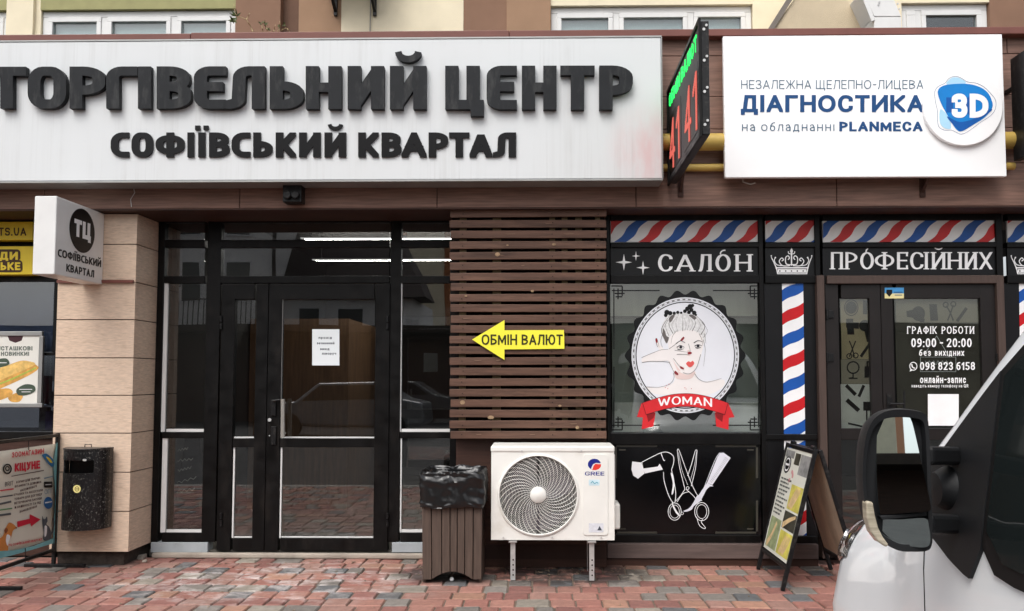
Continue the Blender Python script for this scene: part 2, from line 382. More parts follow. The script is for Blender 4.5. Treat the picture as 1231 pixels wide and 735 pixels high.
COPE = mat('brown coping metal', rgb(118,74,66), .45, var=.1, scale=4, dirt=(rgb(90,60,54), .5, 6, (.4,1,1)))
TILE = mat('beige stone look tile', rgb(214,190,168), .5, var=.14, scale=18, st=(1,1,6), bump=.06, bscale=40, bst=(1,1,7), dirt=(rgb(176,148,122), .75, 11, (1.3,1.3,9)))
DARKGAP = mat('dark joint', rgb(38,30,26), .9)
SLAT = mat('stained larch slat', rgb(90,65,53), .55, var=.42, scale=3.2, st=(.5,1,7), bump=.25, bscale=22, bst=(.5,1,10), dirt=(rgb(128,96,78), .55, 7, (.5,1,3)))
BATT = mat('olive brown batten', rgb(92,78,54), .7, var=.2)
KNOT = mat('pale wood knot', rgb(150,124,96), .7, var=.3, scale=60)
def sign_white():
    N = NT('weathered white sign sheet')
    st = N.ramp(N.noise(2.0, (5.5,1,.16), 6, .68), .48, .74)
    st2 = N.ramp(N.noise(9.0, (5,1,.10), 4, .6, 4), .56, .8)
    big = N.ramp(N.noise(.9, (1,1,1), 3, .5, 2), .3, .7)
    pat = N.ramp(N.noise(1.6, (1,1,.8), 4, .6, 11), .38, .66); st = N.math('MULTIPLY', st, pat); st2 = N.math('MULTIPLY', st2, pat)
    c = N.mix(N.math('MULTIPLY', st, .36), rgb(217,220,221), rgb(156,154,148)); c = N.mix(N.math('MULTIPLY', st2, .36), c, rgb(150,146,140))
    c = N.mix(N.math('MULTIPLY', big, .12), c, rgb(184,184,182))
    sep = N.n('ShaderNodeSeparateXYZ'); N.l(N.tc.outputs['Object'], sep.inputs[0])      # a pink scuff near the free end
    dx = N.math('DIVIDE', N.math('SUBTRACT', sep.outputs[0], 2.27), .34); dz = N.math('DIVIDE', N.math('SUBTRACT', sep.outputs[2], .26), .40)
    d = N.math('SUBTRACT', 1.0, N.math('SQRT', N.math('ADD', N.math('MULTIPLY', dx, dx), N.math('MULTIPLY', dz, dz)), 0))
    d = N.math('MULTIPLY', N.ramp(d, 0, .9), .42)
    c = N.mix(N.math('MULTIPLY', d, N.ramp(N.noise(5, (2,1,.7), 4), .25, .6)), c, rgb(222,150,150))
    N.l(c, N.b.inputs['Base Color']); N.b.inputs['Roughness'].default_value = .38; return N.m
SIGNW = sign_white()
ALU = mat('dull aluminium', rgb(160,160,158), .45, .6, var=.1)
BOARD = mat('clean white board', rgb(252,252,252), .35, var=.01)
YEL = mat('yellow sign film', rgb(240,212,60), .45, var=.05)
YELB = mat('bright yellow board', rgb(243,236,70), .45, var=.04)
NAVY = mat('navy print', rgb(20,72,124), .5, var=.05)
TEAL = mat('slate blue print', rgb(60,96,120), .5, var=.05)
BLUE1 = mat('logo blue', rgb(14,128,206), .5, var=.1); BLUE2 = mat('logo deep blue', rgb(10,88,168), .5, var=.1); BLUE3 = mat('logo pale blue', rgb(176,220,244), .5, var=.05)
RED = mat('red print', rgb(198,26,34), .45, var=.08); BLUE = mat('barber blue', rgb(24,84,168), .45, var=.1)
PIPE = mat('yellow gas pipe paint', rgb(190,160,84), .42, var=.18, scale=5, st=(.6,1,1), dirt=(rgb(120,96,52), .5, 8, (.3,1,2)))
STEEL = mat('galvanised bracket', rgb(200,200,198), .4, .5, var=.15, scale=20)
BKMET = mat('black painted steel', rgb(20,20,21), .4, var=.2, scale=12, dirt=(rgb(84,80,76), .5, 30, (1,1,1)))
CONC = mat('concrete step', rgb(168,158,146), .9, var=.14, scale=5, bump=.4, bscale=70, dirt=(rgb(120,110,100), .6, 6, (1,1,1)))
SILLG = mat('grey painted base block', rgb(166,172,176), .6, var=.1, dirt=(rgb(120,120,118), .5, 8, (1,1,1)))
GLASS = glass('entrance glass', (.92,.93,.93,1), .125)
GLASSS = glass('salon glass', (.92,.94,.92,1), .10)
GLASSU = glass('upper window glass', (.85,.9,.9,1), .1)
WOODIN = mat('brown interior panelling', rgb(104,78,56), .6, var=.3, scale=5, st=(6,6,.5))
DARKIN = mat('dark interior wall', rgb(38,37,36), .8, var=.2, scale=2)
FLOORIN = mat('grey interior tile floor', rgb(96,92,86), .3, var=.15, scale=3)
CREAM = mat('cream render', rgb(236,224,196), .9, var=.06, scale=3, bump=.3, bscale=160)
CREAMY = mat('pale yellow render', rgb(216,206,160), .9, var=.07, scale=3, bump=.3, bscale=160)
OLIVE = mat('olive yellow lintel render', rgb(160,156,112), .9, var=.08, bump=.3, bscale=160)
BROWNR = mat('brown render', rgb(138,107,88), .9, var=.07, scale=3, bump=.3, bscale=160)
TANR = mat('tan render', rgb(160,129,104), .9, var=.07, scale=3, bump=.3, bscale=160)
BEIGER = mat('beige render', rgb(206,190,162), .92, var=.08, scale=3, bump=.5, bscale=140)
BLIND = mat('grey white blind', rgb(216,222,222), .7, var=.06, scale=3, st=(1,1,10))

# ---------------------------------------------------------------- the ground
def paver_mat():
    N = NT('concrete pavers'); a = N.n('ShaderNodeVertexColor', layer_name='tone')
    c = N.mix(1.0, a.outputs[0], N.ramp(N.noise(22, (1,1,1), 6, .7), .25, .75, (.68,.68,.68,1), (1.22,1.22,1.22,1)), 'MULTIPLY')
    c = N.mix(N.math('MULTIPLY', N.ramp(N.noise(2.2, (1,1,1), 6, .7, 3), .45, .8), .3), c, rgb(112,98,90))
    sep = N.n('ShaderNodeSeparateXYZ'); N.l(N.tc.outputs['Object'], sep.inputs[0])
    def spot(x, y, rx, ry):
        dx = N.math('DIVIDE', N.math('SUBTRACT', sep.outputs[0], x), rx); dy = N.math('DIVIDE', N.math('SUBTRACT', sep.outputs[1], y), ry)
        return N.ramp(N.math('SUBTRACT', 1.0, N.math('SQRT', N.math('ADD', N.math('MULTIPLY', dx, dx), N.math('MULTIPLY', dy, dy)), 0)), 0, .8)
    eff = N.math('MULTIPLY', N.math('MAXIMUM', spot(-1.95, -.75, 1.5, .8), spot(-1.3, -.55, .8, .35)), N.ramp(N.noise(5.5, (1,1.6,1), 6, .72, 6), .47, .66))       # lime bloom
    c = N.mix(N.math('MULTIPLY', eff, .9), c, rgb(214,204,200))
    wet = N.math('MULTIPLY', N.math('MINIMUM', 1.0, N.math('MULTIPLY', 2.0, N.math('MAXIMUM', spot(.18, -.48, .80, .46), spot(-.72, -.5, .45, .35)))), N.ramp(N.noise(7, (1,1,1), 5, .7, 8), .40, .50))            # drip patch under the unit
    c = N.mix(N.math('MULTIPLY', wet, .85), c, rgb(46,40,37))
    N.l(c, N.b.inputs['Base Color']); N.b.inputs['Roughness'].default_value = .8
    N.bump(N.noise(120, (1,1,1), 4, .7, 1), .5, .004); return N.m
PAVER = paver_mat()
def paving():
    me_v, me_f, cols = [], [], []
    PAL = [((156,100,86), 5), ((164,112,96), 4), ((142,90,80), 3.5), ((172,124,100), 1.6), ((128,120,112), 3), ((96,97,98), 2.2), ((146,136,122), 2), ((158,116,102), 3)]
    tot = sum(w for _, w in PAL)
    def tone():
        r = random.uniform(0, tot)
        for c, w in PAL:
            r -= w
            if r <= 0: break
        k = random.uniform(.82, 1.08); g = sum(lin(v) for v in c)/3; return [min(1, (lin(v)*.86+g*.14)*k) for v in c]
    y = -.02; z0 = -.05
    while y > -4.1:
        h = .165 * random.uniform(.97, 1.03); x = -8 + random.uniform(-.2, 0)
        while x < 8:
            w = random.choice((.12, .165, .165, .165, .22)); g = .0055; b = .007
            dz = random.uniform(-.0035, .002); t0 = (x+g, x+w-g, y-h+g, y-g)
            tx, ty = random.uniform(-.003, .003), random.uniform(-.003, .003)
            B = len(me_v)
            for (ins, z) in ((0, z0), (0, dz-b), (b, dz)):
                for sx, sy in ((0,2), (1,2), (1,3), (0,3)):
                    X = t0[sx] + (ins if sx == 0 else -ins); Y = t0[sy] + (ins if sy == 2 else -ins)
                    me_v.append((X + random.uniform(-.0015,.0015), Y, z + ((tx*(1 if sx else -1) + ty*(1 if sy == 3 else -1))*.5 if z > z0 else 0)))
            fs = [(B+8, B+9, B+10, B+11)]
            for k in (0, 4):
                for i in range(4): fs.append((B+k+i, B+k+(i+1) % 4, B+k+4+(i+1) % 4, B+k+4+i))
            me_f += fs; c = tone(); cols += [c]*len(fs); x += w
        y -= h
    me = bpy.data.meshes.new('pavement'); me.from_pydata(me_v, [], me_f); me.materials.append(PAVER)
    at_ = me.color_attributes.new('tone', 'FLOAT_COLOR', 'CORNER'); arr = []
    for p, c in zip(me.polygons, cols): arr += [*c, 1.0]*p.loop_total
    at_.data.foreach_set('color', arr)
    return kind(link(bpy.data.objects.new('pavement', me)), 'structure')
paving()
SAND = mat('joint sand', rgb(116,102,90), .95, var=.25, scale=30, bump=.6, bscale=150)
kind(MB().box(-8, 8, -4.1, .02, -.3, -.012).build('joint_sand', SAND), 'structure')
KERBM = mat('grey kerb stone', rgb(150,146,140), .9, var=.12, bump=.4, bscale=60)
kb = MB()
for i in range(17): kb.box(-8.5+i+.004, -7.5+i-.004, -4.25, -4.104, -.3, .004)
kind(kb.build('kerb', KERBM, bevel=.012), 'structure')
ASPH = mat('asphalt', (.052,.05,.049), .9, var=.2, scale=3, bump=.6, bscale=220)
kind(MB().box(-400, 400, -400, 400, -.6, -.125).build('ground', ASPH), 'structure')

# ---------------------------------------------------------------- apartment house above the shops
YW = 2.2
apt = thing('apartment_building', 'cream and brown rendered apartment house rising above the shops', 'building', (0, YW, 3.9))
def wx(px): return at(px, 20, YW).x
zt = at(640, 7, YW).z; ZB, ZT = 3.6, 9.6
def wallpiece(px0, px1, m, z0=ZB, z1=ZT, yf=YW, name='wall'):
    MB().box(wx(px0), wx(px1), yf, YW+.35, z0, z1).build(name, m, apt)
wallpiece(-260, -120, BROWNR); wallpiece(9, 41, CREAM, yf=YW-.02); wallpiece(41.1, 48, CREAM, yf=YW+.02)
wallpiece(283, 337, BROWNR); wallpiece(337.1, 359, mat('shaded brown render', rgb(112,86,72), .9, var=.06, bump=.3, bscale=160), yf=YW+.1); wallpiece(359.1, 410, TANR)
wallpiece(410.1, 557, CREAM, yf=YW+.003); wallpiece(557.1, 609, BROWNR); wallpiece(609.1, 662, TANR, yf=YW-.015)
wallpiece(905, 1084, CREAM); wallpiece(1190, 1420, BROWNR)
for a, b in ((-120, 9), (48, 283), (662, 905), (1084, 1190)):
    wallpiece(a+.05, b-.05, OLIVE if a < 100 else CREAM, zt, ZT, YW+.004)
    wallpiece(a+.05, b-.05, CREAM, ZB, 3.98, YW+.004)
def big_window(px0, px1, lights, blind):
    x0, x1 = wx(px0), wx(px1); yf = YW+.05; zb = 3.98; ft = .07
    root = MB(); root.box(x0+.004, x1-.004, yf, yf+.07, zt-ft, zt-.004); root.box(x0+.004, x0+ft, yf, yf+.07, zb, zt-ft); root.box(x1-ft, x1-.004, yf, yf+.07, zb, zt-ft); root.box(x0+ft, x1-ft, yf, yf+.07, zb, zb+ft)
    xs = [x0+ft] + [wx(p) for p in lights] + [x1-ft]
    for x in xs[1:-1]: root.box(x-.035, x+.035, yf+.002, yf+.068, zb+ft, zt-ft)
    w = root.build('window', WHITEM, apt, bevel=.006)
    for i in range(len(xs)-1):
        a, b = xs[i] + (.035 if i else 0), xs[i+1] - (.035 if i < len(xs)-2 else 0)
        s = MB(); s.box(a, b, yf-.012, yf+.05, zt-ft-.055, zt-ft-.002); s.box(a, a+.05, yf-.012, yf+.05, zb+ft, zt-ft-.055); s.box(b-.05, b, yf-.012, yf+.05, zb+ft, zt-ft-.055)
        s.build('sash', WHITEM, w, bevel=.005)
        MB().box(a+.05, b-.05, yf+.02, yf+.03, zb+ft, zt-ft-.055).build('pane', GLASSU, w)
        if blind: MB().box(a+.05, b-.05, yf+.06, yf+.068, zb+ft+.05*i, zt-ft-.05).build('blind', BLIND, w)
    MB().box(x0, x1, yf+.3, yf+.32, zb, zt).build('dark_room', DARKIN, w)
big_window(48, 283, (123, 207), True); big_window(662, 905, (741, 831), True); big_window(-120, 9, (-60,), True); big_window(1084, 1190, (1106,), False)
# rear roof so the wall has a storey below it
br = thing('air_conditioner_bracket', 'black steel bracket on the brown wall beside the cream bay', 'bracket', tuple(at(404, 5, YW)), 'wall brackets on the apartment house')
p = at(404, 18, YW); q = at(394, 1, YW)
br.location = (p.x, YW, p.z); OFF[br.name] = Vector(br.location)
MB().bar((p.x, YW-.02, p.z-.02), (p.x, YW-.02, p.z+.5), .035).bar((p.x, YW-.02, p.z+.02), (p.x-.0, YW-.46, p.z+.3), .03).bar((p.x, YW-.02, p.z+.31), (p.x, YW-.5, p.z+.31), .035).build('arm', BKMET, br)
br2 = br.copy(); link(br2); p2 = at(451, 18, YW); br2.location = (p2.x, YW, p2.z); br2['label'] = 'black steel bracket on the cream bay, next to a thin drain hose'
for c in list(br.children): d = c.copy(); link(d); d.parent = br2; d.matrix_parent_inverse = c.matrix_parent_inverse.copy()
unit = MB(); unit.box(p.x-.12, p2.x+.16, YW-.5, YW-.12, p.z+.335, p.z+.95)
tag(unit.build('wall_air_conditioner', WHITEM, base=(p.x, YW-.3, p.z+.335), bevel=.02), 'pale air conditioner box carried by the two black wall brackets', 'air conditioner')
hz = at(445, 4, YW-.02); tag(MB().tube([(hz.x, YW-.02, hz.z+.35), (hz.x+.005, YW-.02, hz.z), (hz.x-.01, YW-.02, 3.8)], .007).build('drain_hose', mat('grey hose', rgb(150,146,138), .6), base=(hz.x, YW-.02, 3.8)), 'thin grey drain hose down the cream wall', 'hose')

# beige gable with white flashing behind the parapet
YG = 1.3
gab = thing('roof_gable', 'beige rendered gable with white metal edge above the parapet', 'gable', tuple(at(1000, 34, YG)))
gp = [at(928, 36, YG), at(1046, 36, YG), at(1008, -60, YG), at(998, -60, YG)]
MB().prism(gp, (0, .75, 0)).build('gable_wall', BEIGER, gab)
a, b = at(924, 37, YG), at(958, -10, YG)
MB().bar((a.x, YG-.012, a.z-.02), (b.x+.06, YG-.012, b.z+.13), .022, .05).build('edge_trim', mat('grey edge trim', rgb(120,112,104), .6), gab)
fl = MB(); A = [at(1051, 20, YG-.3), at(1083.5, 20, YG-.3), at(1070, -12, YG-.3), at(1036, -12, YG-.3)]
fl.prism(A, (0, .5, 0)); c0 = at(1051, 20.6, YG-.3); c1 = at(1084, 36, YG-.3); fl.box(c0.x, c1.x, YG-.298, YG+.19, c1.z-.1, c0.z)
fl.build('flashing', WHITEM, gab, bevel=.006)
c2 = at(1036, -12, YG-.28); c3 = at(1051, 20, YG-.28); MB().bar((c2.x-.02, YG-.29, c2.z), (c3.x-.02, YG-.29, c3.z-.05), .035, .03).build('edge_strip', WHITEM, gab)
rv = MB()
for u, v in ((1056,6),(1079,5),(1081,11),(1057,3)): c = at(u, v, YG-.3); rv.cyl(c, c + Vector((0,-.006,0)), .009, 8)
rv.build('rivet', STEEL, gab)

# ---------------------------------------------------------------- the shop annex: fascia, soffit, coping, base walls
YF = -.45
ann = thing('shop_annex', 'single storey shop annex with brown wood look fascia', 'building', (0, 0, 0))
zs = at(700, 249, YF).z; zf = at(700, 44, YF).z; xl, xr = -6.2, 6.2
cl = MB(); rows = [(248.6, 198), (197.2, 156), (155.2, 117), (116.2, 68), (67.2, 38)]
for i, (b, t) in enumerate(rows):
    z0, z1 = at(800, b, YF).z, at(800, t, YF).z; x = xl + (.9, .25, .55, .1, .7)[i]; edges = [xl] + [x + 1.5*k for k in range(9) if x + 1.5*k < xr] + [xr]
    if i in (1, 3): edges = sorted(edges + [at(820.5, 100, YF).x])
    for e0, e1 in zip(edges, edges[1:]):
        if e1 - e0 > .02: cl.box(e0+.003, e1-.003, YF, YF+.02, z0, z1)
cl.build('cladding', FASC, ann, bevel=.002)
MB().box(xl, xr, YF+.024, YF+.3, zs+.012, zf+.02).build('fascia_core', DARKGAP, ann)
MB().box(xl, xr, YF+.004, .5, zs-.012, zs+.008).build('soffit', FASC2, ann)
MB().box(xl, xr, YF+.31, 2.19, 3.72, 3.84).build('roof', ASPH, ann)
c0 = at(-40, 41.5, YF-.07).z; h = .055
z_ = [(xl, at(229, 40, YF-.07).x, 41, 48.5), (at(229, 40, YF-.07).x+.002, at(612, 40, YF-.07).x, 37.8, 46.5), (at(612, 40, YF-.07).x+.002, xr, 34.2, 43)]
for a, b, t, bt in z_:
    px = 115 if t == 41 else 420 if t == 37.8 else 930
    MB().box(a, b, YF-.07, YF+.32, at(px, bt, YF-.07).z, at(px, t, YF-.07).z).build('coping', COPE, ann, bevel=.006)
# base walls and side panels
xa, xb = at(548, 600, -.30).x, at(729, 600, -.30).x
MB().box(xa, xb, -.30, .25, .0, zs-.02).build('wall', FASC2, ann)
MB().box(xa, xb, -.308, -.299, at(640, 672, -.3).z, at(640, 655, -.3).z).build('base_board', mat('dark base board', rgb(52,34,28), .6, var=.2), ann)
MB().box(at(0, 600, .02).x - 1.6, at(64, 600, .02).x, .02, .3, 0, at(30, 521, .02).z).build('wall', FASC2, ann)

# pillar with stone look panels
YP = -.34
pil = thing('tiled_pillar', 'beige stone look pillar between the shop window and entrance', 'pillar', (-3.4, YP, 0))
px0, px1 = -3.740, -3.136; zt_p = zs-.012
pn = MB(); zz = [at(110, v, YP).z for v in (664, 615, 568, 521, 475.5, 430.5, 384.5, 339.5, 294, 252)]; zz[-1] = zt_p-.003
for a, b in zip(zz, zz[1:]):
    pn.box(px0, px1, YP, YP+.02, a+.0035, b-.0035); pn.box(px1-.018, px1, YP+.0205, .04, a+.0035, b-.0035)
pn.build('cladding', TILE, pil, bevel=.0015)
MB().box(px0+.01, px1-.021, YP+.022, .3, .1, zt_p).build('core', DARKGAP, pil)
MB().box(px0+.03, px1-.06, YP+.06, .28, 0, .1).build('plinth', mat('rough dark footing', rgb(70,62,56), .95, var=.3, scale=20, bump=.8, bscale=60), pil)
a = at(70, 339, YP); b = at(161, 339, YP)
MB().box(a.x, b.x, YP-.02, YP-.001, a.z-.01, a.z+.012).build('bracket_rail', COPE, pil)
a = at(124, 253, YP); MB().box(a.x, at(161, 253, YP).x, YP-.02, YP-.001, a.z-.01, a.z+.01).build('bracket_rail', COPE, pil)
st = MB(); random.seed(3)
for i in range(9):
    u = random.uniform(130, 182); g = gd(u, random.uniform(668, 676)); r = random.uniform(.018, .035)
    st.add([(g.x + r*random.uniform(.6,1.2)*x, g.y + r*y, max(0, r*(z+.5))) for x, y, z in ((-1,-1,-.5),(1,-.8,-.5),(.9,1,-.5),(-1,.9,-.5),(-.7,-.6,.5),(.8,-.7,.4),(.6,.7,.6),(-.6,.8,.3))], [(0,1,2,3),(4,5,6,7),(0,1,5,4),(1,2,6,5),(2,3,7,6),(3,0,4,7)])
kind(st.build('rubble', CONC, bevel=.006), 'stuff')
gt = MB(); random.seed(31)
for i in range(260):
    x = random.uniform(-3.6, 2.4); y = (-.05 - abs(random.gauss(0, .22))) if i < 170 else random.uniform(-1.6, -.3)
    if -.35 < x < .5 and y > -.31: y = -.33 - random.random()*.2
    if x > .5 and y > -.26: y = -.27 - random.random()*.2
    if x < -3.0 and y > -.3: y = -.36 - random.random()*.25
    if -3.08 < x < -.6 and y > -.13: y = -.15 - random.random()*.15
    r = random.uniform(.002, .006); a = random.random()*6.3; l = r*random.uniform(1, 3.2)
    c_, s_ = math.cos(a), math.sin(a); z = .003
    gt.prism([(x+l*c_, y+l*s_, z), (x-r*s_, y+r*c_, z), (x-l*c_, y-l*s_, z), (x+r*s_, y-r*c_, z)], (0, 0, r*.7))
kind(gt.build('grit', mat('pale grit', rgb(132,118,100), .9, var=.6, scale=14)), 'stuff')
a, b = gd(146, 674), gd(181, 664); tag(MB().tube([(a.x, a.y, .02), (b.x, b.y, .03)], .018, 10).build('broken_pipe', CONC, base=(a.x, a.y, 0)), 'short pale pipe stub lying at the foot of the pillar', 'pipe')

# ---------------------------------------------------------------- main sign
YS = -.65
sg = thing('shopping_centre_sign', 'long weathered white box sign with raised charcoal letters', 'sign', (-1.5, YS, 2.8))
x0, x1 = at(-60, 100, YS).x, at(795, 100, YS).x; z0, z1 = at(400, 216.5, YS).z, at(400, 48, YS).z
MB().box(x0, x1, YS, YF-.004, z0, z1).build('sign_box', SIGNW, sg, bevel=.006)
fr = MB(); fr.box(x0-.004, x1+.004, YS-.006, YF-.006, z0-.014, z0-.002); fr.box(x0-.004, x1+.004, YS-.004, YF-.006, z1+.001, z1+.012); fr.box(x1+.001, x1+.007, YS-.006, YF-.006, z0-.002, z1+.001)
fr.build('edge_profile', ALU, sg)
L1 = [('Т',-11,35.5),('О',37.5,83.5),('Р',87.5,130),('Г',131.3,168.5),('І',169.2,185),('В',191.5,232.5),('Е',236,274),('Л',271.5,320.5),('Ь',326.5,366.5),('Н',369.5,412),('И',419.5,463),('Й',470,513.5),('Ц',536,582),('Е',585.5,621.5),('Н',627.5,669),('Т',673.5,714.5),('Р',720,760)]
bv = style(.215, 1.42, .7, 1, .1, True)
for ch, a, b in L1:
    t = 83.0 + (81.5-83)*(a/760); bt = 132.6 + (134.2-132.6)*(a/760); d = .042
    mb = MB(); po = letter(ch, a, b, t, bt, bv)
    flat_add(mb, po, PY(YS-.004), (0,-1,0), d, 0)
    sd_ = letter(ch, a, b, t, bt, bv); o = mb.build('letter', CHAR, sg)
L2 = [('С',134,156),('О',159,185),('Ф',188,222.5),('І',226,234),('Ї',239,247.5),('В',252,276.5),('С',279,301.5),('Ь',305,328),('К',332,356),('И',360,386),('Й',390.5,416.5),('К',431,455.5),('В',459,483),('А',483,513),('Р',515.5,539),('Т',540,564.5),('А',564.5,592),('Л',592.5,620.5)]
b2 = style(.22, 1.4, .75, 1, .1, True)
for ch, a, b in L2:
    mb = MB(); flat_add(mb, letter(ch, a, b, 160, 189.6, b2), PY(YS-.002), (0,-1,0), .012); mb.build('letter', LETB, sg)
jb = at(356, 234, YF); tag(MB().box(jb.x-.07, jb.x+.07, YF-.1, YF-.001, jb.z-.08, jb.z+.12).cyl((jb.x-.03, YF-.1, jb.z-.03), (jb.x-.03, YF-.13, jb.z-.03), .03, 12).cyl((jb.x+.03, YF-.1, jb.z-.03), (jb.x+.03, YF-.13, jb.z-.03), .03, 12).build('floodlight', BKMET, base=(jb.x, YF, jb.z-.08), bevel=.006), 'small black twin lamp box tucked under the big white sign', 'lamp')
sc_ = [at(159, 220, YF-.012), at(162, 232, YF-.012), at(157, 240, YF-.012), at(158, 249, YF-.012)]
tag(MB().tube(sc_, .003, 6).build('loose_cable', STEEL, base=tuple(sc_[-1])), 'thin pale wire hanging over the beam above the pillar', 'cable')

# white clinic board
YB = -.60
bd = thing('clinic_board', 'large clean white board with blue clinic lettering', 'sign', tuple(at(1040, 213, YB)))
mb = MB(); mb.pbox(870.5, 42.5, 1207.5, 213, YB, YB+.04); mb.build('panel', BOARD, bd, bevel=.004)
m = PY(YB-.0015); cl_ = style(.075, 1.25, .95, 1, .2)
flat('lettering', text('НЕЗАЛЕЖНА ЩЕЛЕПНО-ЛИЦЕВА', 891, 1110, 96.5, 107, cl_), TEAL, m, bd)
flat('lettering', text('ДІАГНОСТИКА', 890.5, 1110.5, 114.5, 135, style(.19, 1.15, .95, 1, .12)), NAVY, m, bd)
flat('lettering', text('на обладнанні', 892, 1003, 147.0, 157.6, style(.085, 1.1, .95, 1, .26)), TEAL, m, bd)
flat('lettering', text('PLANMECA', 1009, 1109, 146.5, 158, style(.2, 1.25, .95, 1, .14)), NAVY, m, bd)
lc = at(1158, 128.5, YB-.03); MB().lathe([(.0, 0), (.283, 0), (.288, .004), (.288, .024), (.283, .028), (0, .028)], (lc.x, YB-.03, lc.z), 'y', 96).build('badge', BOARD, bd)
q = lambda u, v: (1100+u/6.122, 70+v/6.122)
out = [q(*p) for p in ((295,135),(335,145),(385,175),(450,185),(510,215),(560,265),(592,310),(592,370),(560,420),(480,475),(390,540),(340,560),(300,545),(265,530),(215,530),(175,505),(165,450),(165,390),(150,320),(145,250),(170,210),(220,185),(250,150))]
mm = lambda k: PY(YB-.0305-.0006*k)
flat('emblem', ribbon(spline(out, 5, True), .35, True), NAVY, mm(1), bd, t=.0006)
for e_ in (((230,185),(265,150),(300,142),(335,152),(375,180),(340,200),(260,205)), ((185,380),(180,440),(190,490),(225,518),(265,515),(250,440),(210,390))): flat('emblem', [spline([q(*p) for p in e_], 5, True)], BLUE3, mm(1), bd, t=.0006)
flat('emblem', [spline([q(*p) for p in ((170,235),(210,203),(300,190),(400,192),(480,215),(530,250),(560,300),(570,360),(520,430),(430,490),(345,538),(300,520),(250,440),(200,350),(172,280))], 6, True)], BLUE1, mm(2), bd, t=.0006)
flat('emblem', [spline([q(*p) for p in ((235,430),(330,470),(450,440),(540,380),(560,390),(430,488),(345,536),(305,515))], 6, True), rect(*q(230,290), *q(280,400)), [q(375,300), q(415,270), q(415,430), q(375,400)]], BLUE2, mm(3), bd, t=.0006)
flat('emblem', text('3D', *[q(270,0)[0], q(540,0)[0]], q(0,262)[1], q(0,440)[1], style(.24, 1.3, .85, 1.15, .12)), BOARD, mm(4), bd, t=.0006)
w_ = [at(893, 213, YB+.03), at(893, 219, YB+.06), at(903, 222, YB+.05), at(908, 220, YB+.04)]
tag(MB().tube(w_, .005, 6).build('hanging_cable', mat('grey cable', rgb(150,140,130), .6), base=tuple(w_[0])), 'short loose cable hanging under the white clinic board', 'cable')
for u, lab in ((818, 'rusty brown bracket under the red and green rate display'), (1108, 'rusty brown bracket under the white clinic board')):
    a = at(u, 212, YF); k = MB(); k.bar((a.x, YF-.003, a.z+.02), (a.x-.0, YF-.135, a.z+.02), .03).bar((a.x, YF-.006, a.z-.12), (a.x, YF-.13, a.z+.005), .02).box(a.x-.02, a.x+.02, YF-.012, YF-.001, a.z-.16, a.z+.06)
    tag(k.build('support_bracket', mat('rusty brown metal', rgb(70,48,40), .7, var=.3, scale=30), base=(a.x, YF, a.z)), lab, 'bracket', 'rusty brackets on the fascia')

# gas pipe
a = at(700, 171, YF-.1).z; r = .063
tag(MB().cyl((xl, YF-.085, a), (xr, YF-.085, a), r, 28).build('gas_pipe', PIPE, base=(0, YF-.085, a-r), smooth=40), 'thick yellow gas pipe running along the brown fascia', 'pipe')
a2 = at(700, 202, YF-.05).z
tag(MB().cyl((xl, YF-.04, a2), (at(1215,200,YF).x, YF-.04, a2), .028, 20).build('gas_branch_pipe', PIPE, base=(0, YF-.04, a2), smooth=40), 'thin yellow pipe just below the thick gas pipe', 'pipe')

# exchange rate LED board, standing out from the wall
XL = .945; T = .05
led = thing('rate_display', 'double sided red and green rate display standing out on arms', 'LED display', (XL, -1.1, 2.9))
y0, y1 = YF-.06, -1.72; zb_, zt_l = 2.865, 3.56
cs = MB(); cs.box(XL-.0, XL+T, y1, y0, zb_, zt_l); cs.build('case', BKMET, led, bevel=.006)
rim = MB()
for a_, b_ in (((y1,zb_),(y0,zb_)),((y1,zt_l),(y0,zt_l)),((y1,zb_),(y1,zt_l)),((y0,zb_),(y0,zt_l))):
    rim.box(XL-.016, XL-.001, min(a_[0],b_[0])-(.012 if a_[0]==b_[0] else 0), max(a_[0],b_[0])+(.012 if a_[0]==b_[0] else 0), min(a_[1],b_[1])-.012, max(a_[1],b_[1])+.012)
rim.build('rim', BLACK, led)
MB().box(XL-.006, XL-.0015, y1+.02, y0-.02, zb_+.02, zt_l-.02).build('screen', mat('grey display face', rgb(66,64,66), .5, var=.2, scale=40), led)
GRN = emit('green light dots', (.02, .85, .12, 1), 1.3); REDL = emit('red light dots', (.88, .16, .12, 1), .6)
Ld = y0 - y1; ml = lambda u, v: Vector((XL-.008, y0 - u*Ld, zb_ + v*(zt_l-zb_)))
def dots(polys, name, m, step=.0125):
    mb = MB(); 
    from mathutils.geometry import intersect_point_tri_2d
    vs, fs = union(polys); tr = [(vs[f[0]], vs[f[i]], vs[f[i+1]]) for f in fs for i in range(1, len(f)-1)]
    xs_ = [v[0] for v in vs]; ys_ = [v[1] for v in vs]; su, sv = step/Ld, step/(zt_l-zb_)
    u = min(xs_)
    while u < max(xs_):
        v = min(ys_)
        while v < max(ys_):
            if any(intersect_point_tri_2d(Vector((u, v)), *t) for t in tr):
                c = ml(u, v); k = step*.36; mb.box(c.x-.003, c.x+.002, c.y-k, c.y+k, c.z-k, c.z+k)
            v += sv
        u += su
    mb.build(name, m, led)
def ltext(s, u0, u1, v0, v1, st): return [[(x, -y) for x, y in p] for p in text(s, u0, u1, -v1, -v0, st)]
gl_ = clusters(ltext('ОБМІН ВАЛЮТ', .05, .93, .80, .93, style(.14, 1.1, .9, 1, .2)))
for g_ in gl_: dots(g_, 'green_letter', GRN, .010)
MB().box(XL-.0085, XL-.0062, y1+.06, y1+.56, zb_+.05, zb_+.47).build('dark_field', INK, led); MB().box(XL-.0085, XL-.0062, y1+.66, y0-.06, zb_+.05, zb_+.47).build('dark_field', INK, led)
